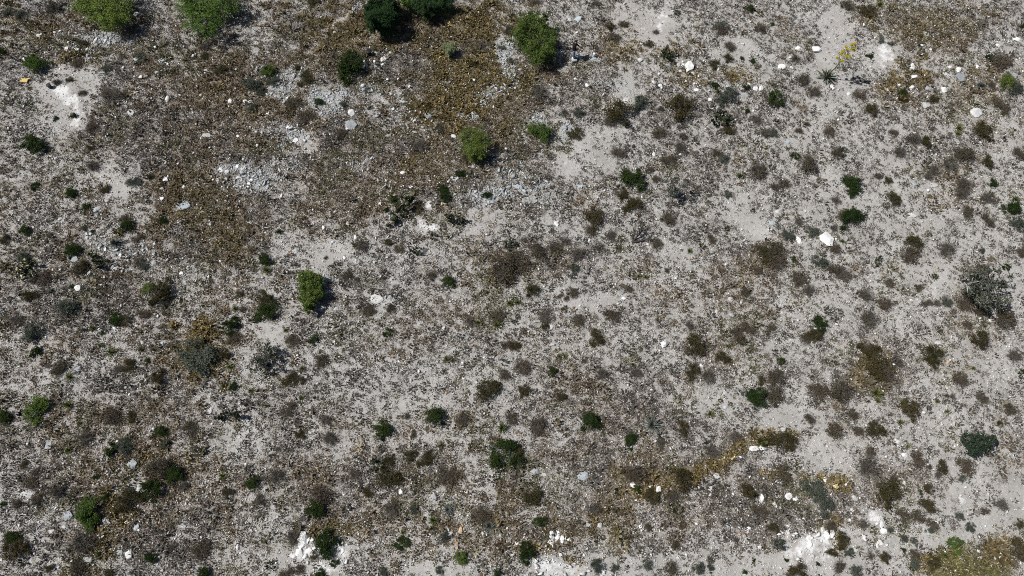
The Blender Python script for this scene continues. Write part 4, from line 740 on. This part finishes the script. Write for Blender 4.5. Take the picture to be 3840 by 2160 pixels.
# ------------------------------------------------------------------ made things: posts, blocks, bucket, board, hose
def bevel_box(name, sx, sy, sz, mat, parent=None, bev=.02, jit=0.0, seed=0):
    bm = bmesh.new(); bmesh.ops.create_cube(bm, size=1.0)
    r = random.Random(seed)
    for v in bm.verts: v.co = Vector(((v.co.x + r.uniform(-jit, jit)) * sx, (v.co.y + r.uniform(-jit, jit)) * sy, (v.co.z + .5) * sz))
    bmesh.ops.bevel(bm, geom=list(bm.edges), offset=bev, segments=2, affect='EDGES', clamp_overlap=True)
    me = bpy.data.meshes.new(name); bm.to_mesh(me); bm.free(); me.materials.append(mat); return link(name, me, parent)
def lathe(name, prof, mat, parent=None, k=20):
    mb = MB(); ang = np.arange(k) * 2 * math.pi / k; n = len(prof)
    V = np.array([[r * math.cos(a), r * math.sin(a), z] for r, z in prof for a in ang])
    i = np.arange(n - 1)[:, None] * k; j = np.arange(k)[None]; j2 = (j + 1) % k
    mb.add(V, [np.stack([i + j, i + j2, i + k + j2, i + k + j], -1).reshape(-1, 4), np.array([list(range(k))[::-1], [(n - 1) * k + q for q in range(k)]])])
    return mb.build(name, mat, parent, False)
m_white = solid_mat('white_plastic_cap', (.8, .8, .79), (.86, .86, .85), 20, .5)
m_pipe = solid_mat('weathered_white_pipe', (.42, .43, .44), (.58, .6, .62), 14, .6)
m_conc = solid_mat('concrete', (.36, .37, .37), (.55, .56, .56), 9, .9, .4)
m_black = solid_mat('black_plastic', (.012, .012, .014), (.03, .03, .034), 12, .45)
m_dgrey = solid_mat('dark_bucket', (.028, .03, .034), (.05, .053, .058), 10, .55)
m_yel = solid_mat('yellow_foam', (.55, .40, .14), (.74, .58, .26), 16, .9, .3)
m_blue = solid_mat('blue_hose', (.05, .13, .20), (.10, .22, .32), 20, .5)
m_rust = solid_mat('soil_black', (.01, .008, .008), (.03, .024, .022), 10, .9)
def post(top, foot, H, label, block, seed):
    f = at(*foot); o = empty('marker_post', f); t = at(top[0], top[1], H)
    R = .095
    lathe('pipe', [(R * .9, -.05), (R * .9, H - .035)], m_pipe, o)
    cap = lathe('cap', [(R, -.05), (R, 0), (R * .9, .012), (R * .25, .016)], m_white, o); cap.location = (0, 0, H - .02)
    if block:
        b = bevel_box('footing', .34, .26, .07, m_conc, o, .02, .08, seed); b.location = (0.05, -0.06, -.025)
    return register(o, top[0], (top[1] + foot[1]) / 2, 'white capped', 'post', 'post', 'white capped pipe posts', 10, None, label)
post((1363, 228), (1369, 243), .5, 'white capped grey post touching the right side of a dark green bush', True, 1)
post((1401, 228), (1408, 244), .5, 'white capped grey post in the open between the dark bush and white rubble', True, 2)
post((2173, 206), (2170, 215), .32, 'white capped post right beside the legs of the person', True, 3)
post((2228, 202), (2226, 214), .42, 'white capped post standing alone right of the person', True, 4)
post((2147, 217), (2148, 226), .3, 'white capped post below the feet of the person, against the grey block', False, 5)
o = bevel_box('concrete_block', .42, .4, .26, m_conc, None, .03, .06, 6); o.location = at(2153, 229); o.rotation_euler = (0, 0, .15)
register(o, 2153, 229, 'square pale grey', 'block', 'block', None, 10, None, 'square grey concrete block on the ground below the person')
o = empty('black_bag', at(2156, 219, .24)); mb = MB(); q = SPH[0]
mb.add(q * [.17, .12, .09] + np.array([0, 0, .08]), SPH[1]); mb.build('bag_body', m_black, o, True)
mb = MB(); mb.tube([(.1, 0, .14), (.16, .02, .2), (.22, 0, .12), (.3, -.01, .02)], [.018] * 4, 5); mb.build('strap', m_black, o, True)
register(o, 2156, 218, 'black', 'bag', 'bag', None, 8, None, 'small black bag lying on the grey block near the person')
o = bevel_box('stone_slab', .5, .34, .1, M['blue'], None, .03, .12, 8); o.location = at(2165, 213); o.rotation_euler = (0, 0, .7)
register(o, 2165, 213, 'pale bluish', 'slab', 'slab', None, 10, None, 'pale bluish slab tilted in front of the person, under a capped post')
o = bevel_box('stone_slab', .55, .4, .06, M['blue'], None, .03, .14, 9); o.location = at(2224, 219); o.rotation_euler = (0, 0, .3)
register(o, 2224, 219, 'pale bluish', 'slab', 'slab', None, 10, None, 'pale bluish slab at the foot of the lone post right of the person')
bk = empty('bucket', at(191, 329)); H = .34
lathe('bucket_body', [(.14, -.02), (.165, H), (.178, H), (.178, H + .02), (.15, H + .02), (.145, H - .02)], m_dgrey, bk)
lid = lathe('lid', [(.15, 0), (.15, .02), (.02, .028)], m_dgrey, bk); lid.location = (0, 0, H)
mb = MB(); a = np.linspace(0, math.pi, 11); mb.tube(np.stack([.18 * np.cos(a), -.03 - .10 * np.sin(a), H - .1 * np.sin(a)], 1), [.006] * 11, 4); mb.build('handle', m_black, bk)
register(bk, 192, 325, 'dark grey', 'bucket', 'bucket', None, 9, 'dark bucket', 'dark grey lidded bucket beside the white chalk patch at upper left')
o = empty('yellow_board', at(92, 303, .05), -.06)
bevel_box('panel', .58, .36, .09, m_yel, o, .02, .06, 3)
b = bevel_box('broken_corner', .2, .16, .07, m_yel, o, .02, .15, 5); b.location = (.26, .2, -.02); b.rotation_euler = (0, 0, .5)
register(o, 92, 303, 'yellow', 'board', 'board', None, 13, 'yellow board', 'yellow oblong foam board lying near the left edge')
bn = empty('black_bin', at(1386, 206)); bn.rotation_euler = (0, 0, .5)
lathe('bin_body', [(.15, -.03), (.19, .42), (.2, .44), (.2, .46), (.175, .46), (.14, .05)], m_black, bn)
bb = lathe('rim', [(.2, 0), (.212, .01), (.212, .03), (.2, .04)], m_black, bn); bb.location = (0, 0, .43)
register(bn, 1384, 201, 'black', 'bin', 'bin', None, 9, 'black bin', 'black round bin beside a pale slab above the capped posts')
o = bevel_box('stone_slab', .62, .32, .07, M['blue'], None, .03, .14, 12); o.location = at(1401, 200); o.rotation_euler = (0, 0, -.1)
register(o, 1401, 200, 'pale bluish', 'slab', 'slab', None, 12, None, 'pale bluish slab lying right of the black bin')
def hose(rows, lab):
    mb = MB(); pts = [at(1960 + a / 5.46, 1960 + b / 5.46, .035) for a, b in rows]
    f = pts[0].copy(); mb.tube([np.array(p - f) for p in pts], [.016] * len(pts), 5)
    o = mb.build('hose', m_blue, None, True); o.location = f
    register(o, 2020, 2040, 'thin blue', 'hose', 'hose', None, 14, None, lab)
hose([(540, 295), (500, 315), (450, 345), (410, 385), (370, 430), (335, 480), (325, 540), (320, 600), (322, 660), (345, 720), (390, 760), (440, 780), (500, 800)], 'thin blue hose curving from the white boulders to the bottom edge')
fr = empty('tray', at(919, 34, .05), .25)
for (px_, py_, sx_, sy_) in ((0, .13, .5, .05), (0, -.13, .5, .05), (-.25, 0, .05, .205), (.25, 0, .05, .205)):
    b = bevel_box('edge_strip', sx_, sy_, .05, m_white, fr, .008); b.location = (px_, py_, 0)
bevel_box('base', .44, .2, .015, m_conc, fr, .004)
register(fr, 919, 34, 'white edged', 'tray', 'tray', None, 10, None, 'grey tray with a white edge, on the grass right of a bright tree')
for i, (u, v, l, a) in enumerate([(960 + 1010 / TS, 1390 / TS, .55, 1.45), (960 + 1020 / TS, 1432 / TS, .45, 1.3), (960 + 962 / TS, 1412 / TS, .6, .75), (2320 + 1040 / 9.66, 800 + 1105 / 9.66, .35, -.85)]):
    o = bevel_box('pale_plank', l, .1, .05, M['palerock'], None, .012, .03, 20 + i); o.location = at(u, v, .01); o.rotation_euler = (0, 0, a)
    register(o, u, v, 'pale oblong', 'plank', 'plank', 'pale planks on the ground', 9, None, ['pale plank lying upright in the picture, uppermost of three in the stony ground', 'pale plank, lowest of three in the stony ground', 'pale plank lying on a slant, leftmost of three in the stony ground', 'short pale plank lying just below the dead branch'][i])

# ------------------------------------------------------------------ the person
def skin(name, pts, edges, mat, parent, root=0, sub=1):
    me = bpy.data.meshes.new(name); me.from_pydata([p[:3] for p in pts], edges, []); me.update()
    o = link(name, me, parent); me.materials.append(mat)
    sk = o.modifiers.new('skin', 'SKIN'); sk.use_smooth_shade = True
    if not me.skin_vertices: 
        bpy.context.view_layer.objects.active = o; bpy.ops.mesh.customdata_skin_add()
    for i, p in enumerate(pts):
        d = me.skin_vertices[0].data[i]; d.radius = (p[3], p[4] if len(p) > 4 else p[3]); d.use_root = (i == root)
    ss = o.modifiers.new('subdivision', 'SUBSURF'); ss.levels = ss.render_levels = sub
    return o
m_skin = solid_mat('skin', (.42, .25, .17), (.5, .31, .22), 8, .6); m_jkt = solid_mat('black_jacket', (.010, .009, .011), (.022, .016, .018), 10, .85)
m_hem = solid_mat('dark_red_hem', (.10, .012, .016), (.15, .02, .024), 10, .85)
m_jean = solid_mat('blue_jeans', (.10, .21, .34), (.17, .31, .46), 14, .85); m_hair = solid_mat('black_hair', (.010, .008, .007), (.022, .018, .015), 30, .6); m_shoe = solid_mat('dark_shoe', (.02, .02, .022), (.04, .04, .045), 10, .6)
pf = at(2150, 216); pr = empty('person', pf, -.25, 1.1)
P = [(0, 0, .95, .10, .12), (0, 0, 1.1, .10, .12), (.01, 0, 1.3, .12, .165), (.03, 0, 1.45, .07, .09), (.05, 0, 1.52, .052), (.085, 0, 1.60, .075, .08), (.10, 0, 1.69, .085, .075), (.10, 0, 1.76, .06)]
E = [(i, i + 1) for i in range(7)]
P.append((.175, 0, 1.63, .016)); E.append((5, 8))
for s in (1, -1):
    k = len(P); P += [(.02, .19 * s, 1.42, .06), (.07, .25 * s, 1.16, .043), (.33, .12 * s, 1.13, .03), (.40, .09 * s, 1.145, .036, .018)]; E += [(2, k), (k, k + 1), (k + 1, k + 2), (k + 2, k + 3)]
    for q, (fy, fl) in enumerate([(-.03, .075), (-.01, .088), (.01, .082), (.03, .066)]):
        b = len(P); P += [(.44, (.09 + fy) * s, 1.15, .0095), (.44 + fl * .5, (.09 + fy * .9) * s, 1.148, .0085), (.44 + fl * .75, (.09 + fy * .8 - .012) * s, 1.125, .0075)]; E += [(k + 3, b), (b, b + 1), (b + 1, b + 2)]
    b = len(P); P += [(.40, (.09 - .045) * s, 1.165, .0105), (.44, (.09 - .06) * s, 1.185, .009)]; E += [(k + 3, b), (b, b + 1)]
    k = len(P); P += [(0, .09 * s, .86, .08), (.03, .11 * s, .49, .062), (-.01, .12 * s, .09, .042), (.14, .135 * s, .04, .035)]; E += [(0, k), (k, k + 1), (k + 1, k + 2), (k + 2, k + 3)]
skin('body', P, E, m_skin, pr)
def oval(mb, secs, k=12):
    """a garment tube: sections (x, y, z, half depth, half width)"""
    a = np.arange(k) * 2 * math.pi / k; n = len(secs)
    V = np.array([[x + rx * math.cos(t), y + ry * math.sin(t), z] for x, y, z, rx, ry in secs for t in a])
    i = np.arange(n - 1)[:, None] * k; j = np.arange(k)[None]; j2 = (j + 1) % k
    mb.add(V, [np.stack([i + j, i + j2, i + k + j2, i + k + j], -1).reshape(-1, 4)])
mb = MB(); oval(mb, [(0, 0, .90, .15, .185), (0, 0, 1.0, .145, .18), (0, 0, 1.15, .142, .178), (.01, 0, 1.3, .15, .195), (.015, 0, 1.40, .125, .195), (.03, 0, 1.46, .09, .14), (.04, 0, 1.50, .07, .08), (.05, 0, 1.54, .062, .066)])
for s in (1, -1): mb.tube([(.01, .13 * s, 1.42), (.02, .20 * s, 1.40), (.05, .245 * s, 1.28), (.07, .26 * s, 1.17), (.10, .25 * s, 1.14), (.2, .19 * s, 1.13), (.32, .125 * s, 1.13)], [.08, .085, .072, .066, .066, .056, .046], 10)
mb.build('jacket', m_jkt, pr, True)
mb = MB(); oval(mb, [(0, 0, .855, .152, .187), (0, 0, .87, .158, .193), (0, 0, .91, .158, .193), (0, 0, .925, .148, .184)]); mb.build('jacket_hem', m_hem, pr, True)
mb = MB(); oval(mb, [(0, 0, .72, .10, .12), (0, 0, .80, .135, .17), (0, 0, .88, .142, .175), (0, 0, .97, .138, .17)])
for s in (1, -1): mb.tube([(0, .09 * s, .86), (.01, .10 * s, .72), (.03, .11 * s, .49), (.01, .115 * s, .3), (-.01, .12 * s, .07)], [.105, .1, .08, .075, .07], 12)
mb.build('jeans', m_jean, pr, True)
for s in (1, -1): skin('shoe', [(-.04, .12 * s, .05, .05), (.06, .128 * s, .048, .05), (.17, .14 * s, .035, .038)], [(0, 1), (1, 2)], m_shoe, pr)
mb = MB(); hv = SPH[0] * [.105, .098, .098]; hv[:, 2] = np.maximum(hv[:, 2], -.03); hv[:, 0] = np.minimum(hv[:, 0], .075); mb.add(hv + [.083, 0, 1.725], SPH[1]); mb.build('hair', m_hair, pr, True)
for s in (1, -1):
    mb = MB(); mb.add(SPH[0] * .008 + [.164, .031 * s, 1.665], SPH[1]); mb.build('eye', m_hair, pr, True)
    mb = MB(); mb.add(SPH[0] * [.018, .010, .030] + [.075, .093 * s, 1.65], SPH[1]); mb.build('ear', m_skin, pr, True)
mb = MB(); mb.add(SPH[0] * [.006, .024, .006] + [.156, 0, 1.585], SPH[1]); mb.build('mouth', m_hem, pr, True)
register(pr, 2157, 188, 'standing', 'person', 'person', None, 28, 'person', 'person in a black jacket and blue jeans standing, looking down at their hands')
rc = empty('remote_control', pr.matrix_basis @ Vector((.455, 0, 1.15)), -.25)
b = bevel_box('case', .11, .19, .045, m_black, rc, .015)
for s in (1, -1):
    mb = MB(); mb.tube([(.05, .05 * s, .03), (.10, .055 * s, .10)], [.008, .007], 5); mb.build('antenna', m_black, rc)
    mb = MB(); mb.tube([(-.01, .06 * s, .04), (-.01, .06 * s, .065)], [.007, .009], 6); mb.build('control_stick', m_dgrey, rc)
register(rc, 2176, 175, 'black', 'controller', 'remote control', None, 5, None, 'small black controller held in both hands by the person')

# ------------------------------------------------------------------ labels: each thing by its look and by the marked thing it stands near
lands = [i for i in ITEMS if i['land']]
DIRS = ['right of', 'up and right of', 'above', 'up and left of', 'left of', 'down and left of', 'below', 'down and right of']
def octant(l, i): return int(round(math.atan2(-(i['v'] - l['v']), i['u'] - l['u']) / (math.pi / 4))) % 8
ORD = ['nearest one', 'second nearest', 'third nearest', 'fourth nearest', 'fifth nearest', 'sixth nearest', 'seventh nearest', 'eighth nearest']
classes = {}
for i in ITEMS: classes.setdefault((i['look'], i['noun']), []).append(i)
for key, mem in classes.items():
    best = {}
    for l in lands:
        byo = {}
        for i in mem:
            if i is not l: byo.setdefault(octant(l, i), []).append((math.hypot(i['u'] - l['u'], i['v'] - l['v']), id(i), i))
        for oc, lst in byo.items():
            lst.sort(key=lambda q: q[:2])
            for rk, (d, _, i) in enumerate(lst[:8]):
                sc_ = rk * 320 + d
                if id(i) not in best or sc_ < best[id(i)][0]: best[id(i)] = (sc_, rk, oc, l)
    for i in mem:
        if i['label']: i['o']['label'] = i['label']; continue
        if id(i) not in best:
            print('NO LABEL', key); continue
        _, rk, oc, l = best[id(i)]
        i['o']['label'] = f"{i['look']} {i['noun']}, {ORD[rk]} {DIRS[oc]} the {l['land']}"
seen = {}
for i in ITEMS:
    lb = i['o'].get('label'); seen[lb] = seen.get(lb, 0) + 1
    if lb and not 4 <= len(lb.split()) <= 16: print('LABEL LENGTH', lb)
print('things', len(ITEMS), 'repeated labels', [k for k, n in seen.items() if n > 1])
